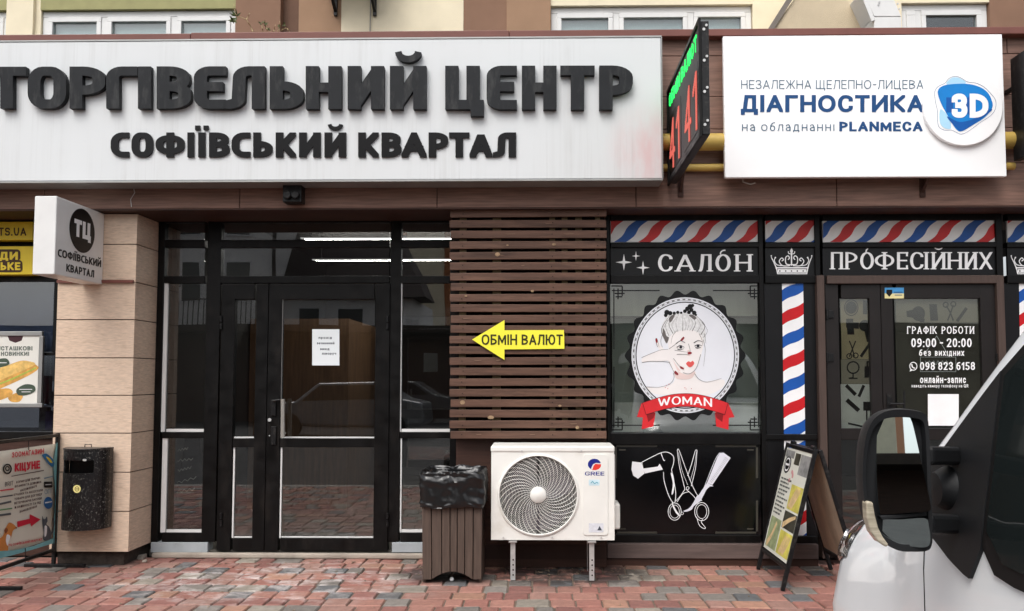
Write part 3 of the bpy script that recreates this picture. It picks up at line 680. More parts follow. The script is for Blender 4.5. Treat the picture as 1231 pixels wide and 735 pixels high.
ml0 = ml; ml = lambda u, v: ml0(u, v) - Vector((.003, 0, 0))
for s_, a_, b_ in (('4', .07, .25), ('1', .31, .42), ('4', .59, .77), ('1', .83, .94)): dots(ltext(s_, a_, b_, .10, .62, style(.11, 1.0, .9, 1, .3)), 'red_digit', REDL)
for z in (zb_+.06, zb_+.42): MB().bar((XL+.02, YF-.001, z), (XL+.02, y0+.002, z), .03).build('arm', BKMET, led)
sc = MB()
for z in (.06, .26, .45, .64): sc.cyl((XL+.018, y1-.001, zb_+z), (XL+.018, y1-.008, zb_+z), .009, 8).cyl((XL+.034, y1-.001, zb_+z+.025), (XL+.034, y1-.008, zb_+z+.025), .008, 8)
sc.build('screw', STEEL, led)
# next LED edge at the far right
e0 = at(1224, 75, YF-.2); e1 = at(1240, 190, YF-.2)
tag(MB().box(e0.x, e0.x+.05, YF-.75, YF-.1, e1.z, e0.z+.06).bar((e0.x+.02, YF-.001, at(1215,112,YF).z), (e0.x+.02, YF-.11, at(1215,112,YF).z), .03).build('pharmacy_light_box', BKMET, base=(e0.x, YF-.3, e1.z), bevel=.005), 'black edge of a projecting light box past the clinic board', 'light box')

# blade sign on the pillar
bs = thing('blade_sign', 'white square box sign with black disc standing out from the pillar', 'sign', (-3.4, -.65, 2.2))
xs0, xs1 = -3.546, -3.390; yn, yfr = -.955, YP-.004
zt0, zb0 = zs-.017, at(55, 330, yn).z
MB().box(xs0, xs1, yn, yfr, zb0, zt0).build('sign_box', WHITEM, bs, bevel=.006)
mp = lambda u, v: Vector((xs1+.0012, yn + u*(yfr-yn), zb0 + v*(zt0-zb0)))
nx = (1,0,0); fl_ = lambda ps: [[(x, -y) for x, y in p] for p in ps]
flat('disc', [circle(.52, .66, .265, .265*(yfr-yn)/(zt0-zb0), 48)], INK, mp, bs, nx, .001)
mp2 = lambda u, v: mp(u, v) + Vector((.0012, 0, 0))
flat('lettering', fl_(text('ТЦ', .35, .70, -.79, -.56, style(.25, 1.3, .7, 1.05, .12, True))), WHITE, mp2, bs, nx)
flat('lettering', fl_(text('СОФІЇВСЬКИЙ', .05, .95, -.335, -.235, style(.2, 1.25, .75, 1, .13, True))), INK, mp, bs, nx)
flat('lettering', fl_(text('КВАРТАЛ', .22, .80, -.17, -.07, style(.2, 1.25, .75, 1, .13, True))), INK, mp, bs, nx)

# plants rooted in the coping
LEAF = mat('dusty green leaf', (.085,.11,.04), .6, var=.3, scale=40); STEM = mat('dry straw stem', rgb(168,150,112), .8, var=.2)
def weed(label, pts, leaves, lsize, seedn):
    random.seed(seedn); g = thing('weed', label, 'plant', tuple(at(pts[0][0][0], 39, YF+.1)), 'weeds on the parapet')
    s = MB(); lf = MB()
    for line in pts:
        P3 = [at(u, v, YF+.1 + random.uniform(-.03,.03)) for u, v in spline(line, 4)]; s.tube(P3, [.004*(1-.6*i/len(P3)) for i in range(len(P3))], 5)
    for u, v in leaves:
        for k in range(5):
            c = at(u, v, YF+.1); d = Vector((random.uniform(-1,1), random.uniform(-1,.4), random.uniform(-1,.7))).normalized()*lsize*random.uniform(.6,1.2); w = d.cross(Vector((0,1,.2))).normalized()*lsize*.16
            lf.add([c, c+d*.4+w, c+d, c+d*.4-w], [(0,1,2,3)])
    s.build('stem', STEM, g); lf.build('leaf', LEAF, g)
weed('tall weed with dark drooping leaf on the parapet by the window', [[(304,38),(296,24),(284,18),(281,5)],[(296,24),(300,16)]], [(281,25),(284,20),(279,22)], .055, 1)
weed('low seedling with two pale leaf tufts on the brown coping', [[(316,38),(315,30),(318,26)],[(322,38),(320,33)]], [(314,28),(318,29),(322,36)], .035, 2)
weed('straw coloured weed tuft beside the dark wall strip', [[(334,38),(337,30),(336,26)],[(348,38),(344,34),(338,37)],[(329,38),(331,30)]], [(341,30),(336,31)], .03, 5)

# ---------------------------------------------------------------- slatted screen and arrow
YL = -.40
scn = thing('slat_screen', 'dark brown screen of horizontal wooden slats between entrance and salon', 'screen', (0, YL, .9))
sl = MB(); kn = MB(); random.seed(11)
for i in range(24):
    v = 226.6 + 12.69*i; dx = random.uniform(-.8, .8)
    a, b = at(541+dx, v+random.uniform(-.4,.4), YL), at(729+dx*.5, v+9.1, YL)
    tl = random.uniform(-.003, .003); dy = random.uniform(0, .004)
    zt_, zb_ = at(635, v, YL).z, at(635, v+9.1, YL).z
    sl.add([(x, y, z + (tl if x < 0 else -tl)) for x, y, z in ((a.x,YL-dy,zb_),(b.x,YL-dy,zb_),(b.x,YL+.025,zb_),(a.x,YL+.025,zb_),(a.x,YL-dy,zt_),(b.x,YL-dy,zt_),(b.x,YL+.025,zt_),(a.x,YL+.025,zt_))],
           [(0,3,2,1),(4,5,6,7),(0,1,5,4),(1,2,6,5),(2,3,7,6),(3,0,4,7)])
sl.build('slat', SLAT, scn, bevel=.003)
for u, v, rx, ry in ((598,306,3,2.4),(666,294,2.4,1.6),(590,502,4,2.2),(556,484,3,2.6),(640,350,2,1.4),(694,514,2.2,2),(673,488,2,1.3),(610,295,1.5,1),(560,356,1.6,1.1),(702,231,1.8,1.2)):
    for k in range(1): flat_add(kn, [circle(u, v, rx, ry, 12)], PY(YL-.0055), (0,-1,0), .001)
kn.build('knot', KNOT, scn)
random.seed(17); sw = MB(); sf = MB()
for i in range(24):
    v = 226.6 + 12.69*i + 4.5
    for u in (556, 664, 719): c_ = at(u + random.uniform(-1,1), v + random.uniform(-1.5,1.5), YL-.004); sw.cyl(c_, c_ + Vector((0,-.002,0)), .004, 8)
    for k in range(random.randint(0, 2)):
        u = random.uniform(546, 715); w_ = random.uniform(4, 14); flat_add(sf, [[(u, v-1), (u+w_, v-1+random.uniform(-1,1)), (u+w_, v-.2), (u+w_*.3, v+.3)]], PY(YL-.0045), (0,-1,0), .0008)
sw.build('screw', DARKGAP, scn); sf.build('scuff_mark', mat('worn timber scuff', rgb(118,92,76), .7, var=.2), scn)
bt = MB()
for u, w in ((556,8),(597,10),(664,7),(679,7),(696,8),(719,6)): bt.pbox(u-w/2, 229, u+w/2, 527, YL+.028, YL+.06)
bt.build('batten', BATT, scn)
sp = MB()
sp.pbox(543, 224, 727, 528, YL+.085, YL+.095)
sp.build('backing', mat('black backing', rgb(20,15,13), .9, var=.2), scn)
YA = YL-.014
ar = thing('arrow_sign', 'yellow arrow board pointing to currency exchange on the slats', 'sign', tuple(at(622, 432, YA)))
flat('board', [[(567.5,408.5),(606.5,385),(606.5,397.3),(678,397),(678.5,419.5),(606.5,420.3),(606.5,433)]], YELB, PY(YA), ar, t=.006)
flat('lettering', text('ОБМІН ВАЛЮТ', 579, 676.5, 402.3, 414.8, style(.16, 1.15, .9, .95, .14)), mat('olive black print', rgb(52,50,20), .5, var=.05), PY(YA-.007), ar)

# ---------------------------------------------------------------- rooms behind the glass
rm = MB(); 
kind(MB().box(-6.2, -3.15, .35, 5, .0, .05).box(-3.15, -.5, .02, 5, .0, .05).box(-.5, 6.2, .1, 5, 0, .05).build('interior_floor', FLOORIN), 'structure')
kind(MB().box(-6.2, 6.2, .52, 5.2, 3.05, 3.15).build('interior_ceiling', DARKIN), 'structure')
kind(MB().box(-6.2, 6.2, 5, 5.1, .05, 3.05).build('interior_back_wall', DARKIN), 'structure')
kind(MB().box(-3.2, -3.12, .3, 5, .05, 3.05).box(-.42, -.3, .26, 5, .05, 3.05).build('interior_partition', DARKIN), 'structure')
wp = MB(); a = at(333, 400, 1.0)
tag(MB().box(-3.1, -2.05, 2.0, 2.08, .05, 2.05).box(-2.1, -2.06, 2.09, 4.9, .05, 2.05).build('wood_partition', WOODIN, base=(-2.6, 2.0, .05)), 'brown wooden partition seen through the entrance glass', 'partition')
ist = thing('inner_door_frame', 'dark inner doorway seen through the wide glass door', 'door frame', (-1.0, 3.0, .05))
im = MB()
for x in (-1.75, -.75): im.box(x-.05, x+.05, 3.0, 3.08, .05, 2.2)
im.box(-1.7, -.8, 3.0, 3.08, 2.15, 2.25).box(-1.7, -.8, 3.0, 3.08, .95, 1.05); im.build('frame', BLACK, ist)
MB().box(-1.7, -.8, 3.03, 3.04, .05, .95).box(-1.7, -.8, 3.03, 3.04, 1.05, 2.15).build('pane', GLASS, ist)
LOBBY_FILL = emit('hidden lobby fill', (1, .97, .9, 1), 45.0); OPAL = emit('opal lamp edge', (1, .98, .94, 1), .4)
for i, (Yl, xa_, xb_) in enumerate(((1.6, at(362,290,1.6).x, -.5), (2.6, at(376,312,2.6).x, -.5))):
    lt = tag(MB().box(xa_, xb_, Yl-.03, Yl+.03, (zl0 := at(420, 286.6 if i == 0 else 312.5, Yl).z)-.004, zl0+.004).build('ceiling_strip_light', OPAL, base=((xa_+xb_)/2, Yl, zl0)), ('upper' if i == 0 else 'lower') + ' thin white strip of light seen through the door transom', 'ceiling light', 'strip lights inside the entrance')
    fill_ = MB().box(xa_+.02, xb_-.02, Yl+.035, Yl+.075, zl0-.001, zl0+.003).build('tube', LOBBY_FILL, lt)  # hidden emitter added behind the opal strip to brighten the lobby
    for x in (xa_+.1, xb_-.1): lt_ = MB().cyl((x, Yl, zl0+.005), (x, Yl, 3.05), .004, 6).build('hanger', BKMET, lt)
cb = thing('chalk_board', 'black chalk board with faint writing behind the narrow side pane', 'chalk board', (-3.0, .45, .05))
p0, p1, p2, p3 = at(208, 528, .55), at(240, 528, .55), at(246, 600, .42), at(203, 600, .42)
MB().prism([p0, p1, p2, p3], (0, .02, 0)).build('board', INK, cb)
mbx = MB()
for i, s in enumerate(('МЕНЮ', 'КАВА 35', 'ЧАЙ 20')): pass
cy = [((212,542),(226,539)),((212,554),(232,552)),((214,566),(230,562)),((208,582),(236,574)),((209,592),(234,588))]
for a_, b_ in cy: flat_add(mbx, curve([(a_[0]+(b_[0]-a_[0])*k/8, a_[1]+(b_[1]-a_[1])*k/8 + (1.4 if k % 2 else -1.4)) for k in range(9)], .7, n=2), PY(.415), (0,-1,0), .001)
mbx.build('chalk_marks', mat('chalk', rgb(170,172,160), .9), cb)

# ---------------------------------------------------------------- entrance
en = thing('glazed_entrance', 'black framed glazed entrance with double door under the big sign', 'entrance', (-2, 0, .05))
f = MB(); D0, D1 = .0, .07
for u0, v0, u1, v1 in ((186,262,194,652),(246,262,262.5,652),(468,262,481,652),(541,262,549,652)): f.pbox(u0, v0, u1, v1, D0, D1)
for u0, u1 in ((194,246),(262.5,468),(481,541)):
    f.pbox(u0+.03, 258, u1-.03, 268, D0+.002, D1-.002); f.pbox(u0+.03, 288.5, u1-.03, 297.5, D0+.002, D1-.002); f.pbox(u0+.03, 332, u1-.03, 340.5, D0+.002, D1-.002)
for u0, u1 in ((194,246),(481,541)): f.pbox(u0+.03, 519.5, u1-.03, 527, D0+.002, D1-.002); f.pbox(u0+.03, 640.5, u1-.03, 652, D0+.002, D1-.002)
f.build('frame', BLACK, en, bevel=.004)
for u0, u1, v0, v1 in ((194,246,340.5,519.5),(194,246,527,640.5),(481,541,340.5,519.5),(481,541,527,640.5)):
    il = MB(); L = 6.5 if u0 < 200 else 2.2; a0 = v1-4.4
    il.pbox(u0+.1, v0+.1, u0+L-.5, v1-.1, D0+.012, D0+.027); il.pbox(u0+L-.48, v1-3.6, u1-.1, v1-.1, D0+.012, D0+.027); il.build('inner_frame', WHITEM, en)
for u0, u1, v0, v1 in ((194,246,268,288.5),(194,246,297.5,332),(194,246,340.5,519.5),(194,246,527,640.5),(262.5,468,268,288.5),(262.5,468,297.5,332),(481,541,268,288.5),(481,541,297.5,332),(481,541,340.5,519.5),(481,541,527,640.5)):
    MB().pbox(u0+.05, v0+.05, u1-.05, v1-.05, .028, .034).build('pane', GLASS, en)
for u0, u1, nm in ((181,249.5,0),(471,510,0),(510.5,549,0)): MB().pbox(u0, 652.5, u1, 664.5, -.012, .1).build('base_block', SILLG, en, bevel=.004)
def leaf(u0, u1, su0, su1, name, hinge_right):
    d = MB(); Y0, Y1 = -.012, .058; T0, T1 = 341.2, 662.5
    d.pbox(u0, T0, su0, T1, Y0, Y1); d.pbox(su1, T0, u1, T1, Y0, Y1)
    for a, b in ((T0, 360), (527, 538), (647, T1)): d.pbox(su0+.03, a, su1-.03, b, Y0+.0015, Y1-.002)
    o = d.build(name, BLACK, en, bevel=.004)
    for a, b in ((360, 527), (538, 647)):
        MB().pbox(su0+.05, a+.05, su1-.05, b-.05, .018, .024).build('pane', GLASS, o)
        bd_ = MB(); bd_.pbox(su0+.06, a+.1, su0+1.9, b-.1, .004, .017); bd_.pbox(su0+1.95, b-1.7, su1-.1, b-.1, .004, .017); bd_.build('glazing_bead', WHITEM, o)
    hg = MB()
    for v in (388, 625):
        u = u1-1.5 if hinge_right else u0+2.5
        for w in (-8, 1): a = at(u, v+w, Y0-.008); b = at(u, v+w+7, Y0-.008); hg.cyl(a, b, .011, 10)
    hg.build('hinge', BKMET, o); return o
lfL = leaf(263.2, 320, 279.5, 305.5, 'door_leaf', False); lfR = leaf(320.6, 467.4, 336.5, 450, 'door_leaf', True)
hd = MB(); a, b = at(340, 480, -.065), at(340, 526, -.065); hd.tube([a, b], .017, 12)
for p in (a, b): q = p + Vector((0,0,-.03 if p is a else .03)); hd.cyl(q, (q.x, -.012, q.z), .009, 8)
hd.build('pull_handle', mat('satin steel', rgb(196,192,184), .3, .7, var=.06), lfR, smooth=40)
lk = MB(); MB().pbox(325.5, 513, 331.5, 535, -.03, -.0125).build('lock', BKMET, lfR, bevel=.003); lk.pbox(325.5, 481, 331.5, 500, -.03, -.0125); lk.tube([at(328,482,-.05), at(337,481,-.05)], .009, 8).tube([at(328,482,-.03), at(328,482,-.055)], .008, 8); lk.build('lock', BKMET, lfR, bevel=.003)
MB().cyl(at(324,505,-.0125), at(324,505,-.03), .014, 12).cyl(at(324,524,-.0125), at(324,524,-.018), .006, 8).build('key_cylinder', STEEL, lfR)
nt = thing('paper_notice', 'white typed paper notice taped inside the wide glass door', 'notice', tuple(at(391, 440, .012)))
flat('sheet', [rect(375.3, 396, 408, 439.5)], mat('white paper', rgb(238,244,246), .7, var=.02), PY(.0135), nt, t=.0008)
TXT = mat('grey typed print', rgb(86,90,98), .6); mN = PY(.0122)
for s, a, b, v in (('Прохід', 383, 399, 405), ('зачинений', 381, 402, 411.5), ('вихід', 385, 396, 418.5), ('ліворуч', 387, 404, 424)): 
    flat('lettering', text(s.replace('П','П').lower() if s != 'Прохід' else 'Прохід'.lower(), a, b, v-.4, v+2.6, style(.2,1.1,.9,1,.2)), TXT, mN, nt, t=.0006)
# step
stp = gd(300, 672)
kind(MB().box(at(182,660,stp.y).x, at(549,660,stp.y).x, stp.y, .0-.013, 0.0, .042).build('doorstep', CONC, bevel=.012), 'structure')

# ---------------------------------------------------------------- salon front
YB2 = -.20
sa = thing('salon_front', 'black hairdressing salon shop front with barber stripes and white lettering', 'shop front', (3, YB2, 0))
f = MB(); d0, d1 = YB2, YB2+.07
for u0, v0, u1, v1 in ((729.5,256,734,652),(914.5,256,920,652),(983,256,989,655),(1203,256,1211,655),(1290,256,1300,655)): f.pbox(u0, v0, u1, v1, d0, d1)
for u0, u1 in ((734,914.5),(920,983),(989,1203),(1211,1290)):
    f.pbox(u0+.03, 256, u1-.03, 265, d0+.002, d1-.002); f.pbox(u0+.03, 291.5, u1-.03, 297.5, d0+.002, d1-.002); f.pbox(u0+.03, 331, u1-.03, 340.5, d0+.002, d1-.002)
f.pbox(734.03, 521, 914.47, 535, d0+.002, d1-.002); f.pbox(734.03, 643, 914.47, 654, d0+.002, d1-.002); f.pbox(920.03, 522.5, 982.97, 529, d0+.002, d1-.002); f.pbox(920.03, 645, 982.97, 655, d0+.002, d1-.002)
f.build('frame', BLACK, sa, bevel=.004)
# barber stripe strips
WSTR = mat('white stripe film', rgb(232,231,228), .4, var=.03); STRB = mat('blue stripe film', rgb(32,84,158), .4, var=.1); STRR = mat('red stripe film', rgb(196,44,44), .4, var=.1)
def clipx(poly, lo, hi): r = clip([(y, x) for x, y in poly], lo, hi); return [(y, x) for x, y in r] if r else None
def strip(u0, u1, ph):
    v0, v1 = 265.3, 291.2; p = MB(); p.pbox(u0+.05, v0, u1-.05, v1, YB2+.02, YB2+.04); o = p.build('stripe_panel', WSTR, sa)
    for k, m_ in ((0, STRB), (1, STRR)):
        ps = []
        for j in range(-2, 12):
            ub = u0 + ph + 58.5*j + 29.2*k; L_, R_ = [], []
            for i in range(9):
                t = i/8; u = ub + 27*(t + .09*math.sin(2*math.pi*t)); v = v1 - (v1-v0)*t
                L_.append((u, v)); R_.append((u+14.5, v))
            ps = [q for q in (clipx([L_[i], R_[i], R_[i+1], L_[i+1]], u0+.3, u1-.3) for i in range(8)) if q]
            if ps: flat('stripe', ps, m_, PY(YB2+.0195), o, t=.0006)
        pass
strip(734, 914.5, 4); strip(920, 983, -4); strip(989, 1203, 38); strip(1211, 1290, -6)
for u0, u1 in ((734,914.5),(920,983),(989,1203),(1211,1290)): MB().pbox(u0+.05, 297.6, u1-.05, 330.9, YB2+.02, YB2+.04).build('sign_panel', SIGNBLK, sa)
WPR = mat('white salon lettering', rgb(246,246,246), .45, var=.05)
m = PY(YB2+.0195); ACC = style(.085, 2.4, .98, .95, .5, False, .06)
for ch, a, b in (('С',791,808.5),('А',811,836),('Л',838,857),('О',860,878.5),('Н',882.5,905)): flat('lettering', letter(ch, a+(1.6 if ch not in 'СО' else 0), b-(1.6 if ch not in 'СО' else 0), 305.8, 326.6, style(.088, 2.2, .98, 1, .2, False, .06)), WPR, m, sa)
for ch, a, b in (('П',997.5,1014.5),('Р',1015,1032),('О',1034,1050.5),('Ф',1051.5,1075),('Е',1077,1093),('С',1094,1110),('І',1110.5,1118),('Й',1119,1137.5),('Н',1138,1157.5),('И',1158.5,1175.5),('Х',1176,1194)): flat('lettering', letter(ch, a+(1.3 if ch not in 'СОФ' else 0), b-(1.3 if ch not in 'СОФ' else 0), 303.3, 324, style(.085, 2.0, .98, 1, .2, False, .055)), WPR, m, sa)
for q_ in (curve([(866,306),(866.5,303.5),(869,301.5),(872,301)], 1.6), curve([(1041,303.5),(1041.5,301),(1043.5,299)], 1.5)): flat('lettering', q_, WPR, m, sa)
def star4(u, v, a, b): return [(u, v-b), (u+a*.16, v-b*.16), (u+a, v), (u+a*.16, v+b*.16), (u, v+b), (u-a*.16, v+b*.16), (u-a, v), (u-a*.16, v-b*.16)]
flat('star_mark', [star4(750,315.5,10,10), star4(764.5,308,5,6), star4(773,322,8,8.5)], WPR, m, sa)
def crown(u):
    P = lambda x, y: (u + (x-1049)/4.735, 255 + y/4.735); o = []
    o += ribbon([P(962,318), P(970,352), P(1136,352), P(1142,318)], 1.1, True); o += ribbon([P(958,318), P(1146,318)], 1.6)
    o += [rect(*P(970,326), *P(1134,346))]
    o += curve([P(962,318), P(950,290), P(936,262), P(934,252)], 1.5, .6); o += curve([P(1142,318), P(1150,290), P(1162,262), P(1166,252)], 1.5, .6)
    for sx in (-1, 1):
        X = lambda x: 1049 + sx*x
        o += curve([P(X(2),300), P(X(30),296), P(X(34),262), P(X(20),250), P(X(12),262), P(X(20),272)], 1.2)
        o += curve([P(X(8),306), P(X(50),306), P(X(70),282), P(X(56),262), P(X(46),272), P(X(56),280)], 1.1)
        o += curve([P(X(56),306), P(X(84),300), P(X(98),276), P(X(92),262)], 1.0); o += [circle(*P(X(92),260), 1.0, n=10), circle(*P(X(115),250), .8, n=10)]
        o += curve([P(X(0),240), P(X(16),236), P(X(18),224)], 1.0)
    o += [[P(1049,202), P(1058,222), P(1049,246), P(1040,222)]]; o += ribbon([P(1049,240), P(1049,306)], 1.6)
    return o
flat('crown_emblem', crown(951.5), WPR, m, sa); flat('crown_emblem', crown(1240), WPR, m, sa)
dk = MB()
for c_ in (951.5, 1240):
    for i in range(5): flat_add(dk, [circle(c_ + (-14 + 7*i), 326, .9, n=8)], PY(YB2+.0184), (0,-1,0), .0005)
dk.build('crown_stud', SIGNBLK, sa)

# window
win = MB().pbox(734.05, 340.55, 914.45, 520.95, YB2+.03, YB2+.036).build('window_pane', GLASSS, sa)
Yd = YB2 + .0295
BLK2 = mat('black window film', rgb(12,12,13), .3, var=.1)
cn = []
for sx in (0, 1):
    X = (lambda u: u) if not sx else (lambda u: 1650-u)
    for sy in (0, 1):
        Y = (lambda v: v) if not sy else (lambda v: 861-v)
        for a in (((738,347),(738,420)),((735.5,349.5),(793,349.5))): cn += ribbon([(X(p[0]), Y(p[1])) for p in a], 1.3)
        for a in (((735,344),(748,344)),((748,344),(748,356)),((740,357),(748,357)),((743,347),(743,360)),((739,353),(751,353))): cn += ribbon([(X(p[0]), Y(p[1])) for p in a], 1.5)
for fx in (0, 1):
    for fy in (0, 1): flat('corner_ornament', [q for q in cn if (sum(p[0] for p in q)/4 > 825) == fx and (sum(p[1] for p in q)/4 > 430.5) == fy], BLK2, PY(Yd), sa, t=.0006)
Q = lambda u, v: (740+u/4.083, 340+v/4.083)
bx, by = Q(342, 358); rx_, ry_ = 70.0, 76.0
n_ = 240; flat('badge', [[(bx + (rx_+2.7*math.cos(22*2*math.pi*i/n_))*math.cos(2*math.pi*i/n_), by + (ry_+2.7*math.cos(22*2*math.pi*i/n_))*math.sin(2*math.pi*i/n_)) for i in range(n_)]], BLK2, PY(Yd), sa, t=.0006)
LG = mat('pale grey print', rgb(186,188,190), .45, var=.05); WP = mat('white portrait film', rgb(232,234,240), .45, var=.02)
lay = lambda k: PY(Yd-.0009-.0005*k)
flat('badge_ring', [circle(bx, by-.4, 64.6, 69.6, 72)], WP, lay(0), sa, t=.0005)
rg = [circle(bx, by-.4, 64.0*k, 69.0*k, 72) for k in (.985, .955, .925)]
for k, c_ in enumerate(rg): flat('ring_line', ribbon(c_, .9 if k < 2 else 1.2, True), INK if k == 2 else LG, lay(1), sa, t=.0005)
flat('ring_shade', [p for i, p in enumerate(ribbon(circle(bx, by-.4, 62.2, 67.1, 120), 1.8, True, joins=False)) if i % 2], mat('mid grey print', rgb(120,122,124), .45), lay(1), sa, t=.0005)
SK = mat('pale skin print', rgb(240,235,233), .5, var=.03); SK2 = mat('rose skin print', rgb(230,208,203), .5, var=.05); HR = mat('silver hair print', rgb(222,222,222), .5, var=.15, scale=60); LN = mat('grey line print', rgb(104,98,96), .5)
qq = lambda ps: [Q(*p) for p in ps]
flat('portrait_neck', [spline(qq(((290,420),(292,470),(270,500),(200,516),(150,512),(190,545),(300,556),(430,556),(520,520),(530,476),(440,486),(400,470),(385,430))), 4, True)], SK, lay(1), sa, t=.0005)
flat('portrait_face', [spline(qq(((262,250),(262,330),(280,400),(315,436),(360,446),(392,420),(418,360),(432,300),(424,240),(350,215))), 5, True)], SK, lay(2), sa, t=.0005)
for e_ in (((286,420),(320,442),(356,452),(390,436),(372,470),(310,474),(290,456)), ((356,330),(348,352),(362,360),(372,346)), ((268,330),(284,384),(318,432),(300,426),(276,392),(264,350))): flat('portrait_shade', [spline(qq(e_), 4, True)], SK2, lay(3), sa, t=.0005)
flat('portrait_hair', [spline(qq(((250,300),(232,262),(224,224),(244,176),(262,150),(330,148),(388,158),(420,186),(442,240),(436,300),(424,262),(396,240),(352,232),(300,240),(270,262))), 5, True)], HR, lay(3), sa, t=.0005)
hl = []
random.seed(4)
for a_, m_, b_, w0 in (((252,296),(226,230),(270,156),1.6),((262,262),(246,206),(282,158),.5),((282,250),(262,200),(296,154),.9),((306,242),(296,196),(312,152),.4),((330,238),(330,190),(330,150),.7),((352,234),(362,190),(350,148),.35),((376,238),(392,196),(364,150),.8),((398,244),(416,206),(380,154),.45),((418,256),(438,210),(392,158),1.0),((428,272),(450,232),(402,166),.4),((292,246),(276,206),(300,170),.35),((364,236),(380,200),(362,168),.35),((340,236),(346,206),(338,176),.3),((246,276),(232,236),(256,184),.7)):
    hl += curve(qq((a_, m_, b_)), w0, .15, 6)
hl += [spline(qq(p), 4, True) for p in (((250,298),(234,262),(232,226),(242,236),(250,262),(262,270)), ((262,176),(276,160),(290,158),(284,176),(268,196)), ((360,160),(378,158),(396,172),(388,182),(372,172)))]
for ps in (((232,250),(222,290),(238,336)),((430,280),(440,330),(432,410)),((436,250),(444,300)),((424,196),(440,214)),((300,236),(280,262),(272,300)),((410,250),(424,280),(428,310))): hl += curve(qq(ps), .6, .2, 5)
flat('portrait_hair_lines', hl, LN, lay(4), sa, t=.0005)
flat('hair_bow', [circle(*Q(u, v), r/4.083, n=12) for u, v, r in ((252,146,13),(246,160,9),(268,150,11),(288,150,8),(305,146,8),(322,148,6),(340,140,9),(352,128,11),(366,118,13),(378,112,8),(372,134,10),(386,148,11),(394,158,6),(360,146,9))], INK, lay(5), sa, t=.0005)
flat('hand', [spline(qq(((214,330),(204,300),(196,278),(204,276),(220,306),(240,330))), 4, True), spline(qq(((130,372),(176,348),(222,330),(262,326),(300,300),(330,272),(338,284),(310,310),(290,330),(350,340),(372,342),(370,352),(300,352),(330,400),(340,416),(326,420),(280,372),(306,440),(300,450),(286,440),(262,388),(240,384),(200,386),(150,388),(132,392))), 4, True)], SK, lay(5), sa, t=.0005)
ln = []
for ps in (((130,392),(170,386),(240,388),(262,392)),((128,368),(180,346),(224,330),(258,328)),((262,326),(300,298),(334,270)),((290,332),(340,340),(372,343)),((300,352),(360,354)),((284,372),(320,420)),((262,388),(290,446)),((206,316),(196,280),(204,276),(214,318)),
           ((284,444),(286,470),(262,500),(210,514)),((388,446),(410,474),(450,488),(520,470)),((418,352),(396,420),(362,448),(330,440)),((150,512),(210,514)),((358,300),(366,336),(352,350))): ln += curve(qq(ps), .55, .3, 4)
flat('portrait_lines', ln, LN, lay(6), sa, t=.0005)
ey = []
for ps in (((300,318),(318,308),(338,318)),((388,312),(404,304),(424,310)),((296,300),(320,286),(342,296)),((384,296),(406,284),(428,292)),((304,326),(318,330),(334,324)),((392,318),(404,322),(420,316))): ey += curve(qq(ps), 1.1, .4, 4)
ey += [circle(*Q(320,317), 1.7, n=12), circle(*Q(405,311), 1.7, n=12)]
EYM = mat('dark grey print', rgb(44,44,50), .5)
for fx in (0, 1): flat('portrait_eye', [q for q in ey if (q[0][0] > 827.5) == fx], EYM, lay(7), sa, t=.0005)
flat('portrait_lips', [spline(qq(((346,398),(358,386),(368,390),(378,384),(386,396),(374,412),(360,414))), 4, True)], mat('coral lip print', rgb(222,92,88), .5, var=.15, scale=200), lay(7), sa, t=.0005)
flat('red_nails', [spline(qq(p), 4, True) for p in (((318,282),(332,266),(338,272),(326,286)),((354,342),(370,340),(374,348),(358,352)),((318,410),(334,418),(334,426),(318,420)),((292,432),(308,446),(304,454),(290,446)),((198,292),(196,276),(204,276),(206,294)))], mat('nail red print', rgb(140,40,48), .5), lay(7), sa, t=.0005)
flat('portrait_flecks', [circle(*Q(*p), .5, n=6) for p in ((250,505),(244,515),(262,498),(346,522),(340,516),(372,520),(256,520))], RED, lay(7), sa, t=.0005)
RIB = mat('red ribbon film', rgb(214,44,50), .45, var=.08); RIBD = mat('dark red ribbon film', rgb(140,22,28), .45, var=.08)
for p in (((128,590),(104,660),(134,662),(128,720),(186,706),(196,640),(150,600)),((552,590),(584,660),(556,664),(554,722),(494,706),(488,640),(530,600))): flat('ribbon_tail', [qq(p)], RIB, lay(2), sa, t=.0005)
for p in (((150,636),(196,640),(186,664),(160,684)),((530,636),(488,640),(496,664),(524,684))): flat('ribbon_fold', [qq(p)], RIBD, lay(3), sa, t=.0005)
rb_t = [(132 + 420*i/24, 590 - 46*math.sin(math.pi*i/24)) for i in range(25)]; rb_b = [(150 + 386*i/24, 648 - 40*math.sin(math.pi*i/24)) for i in range(25)]
flat('ribbon_band', [qq((rb_t[i], rb_t[i+1], rb_b[i+1], rb_b[i])) for i in range(24)], RIB, lay(8), sa, t=.0005)
flat('ribbon_edge', ribbon(qq(rb_t + rb_b[::-1]), .45, True), INK, lay(9), sa, t=.0005)
wt = [[(x, y - 5*math.sin(math.pi*max(0, min(1, (x-778)/90)))) for x, y in p] for p in text('WOMAN', 791, 856, 481.5, 491.5, style(.125, 1.6, .95, 1.1, .16, False, .0))]
flat('lettering', wt, WPR, lay(9), sa, t=.0005)
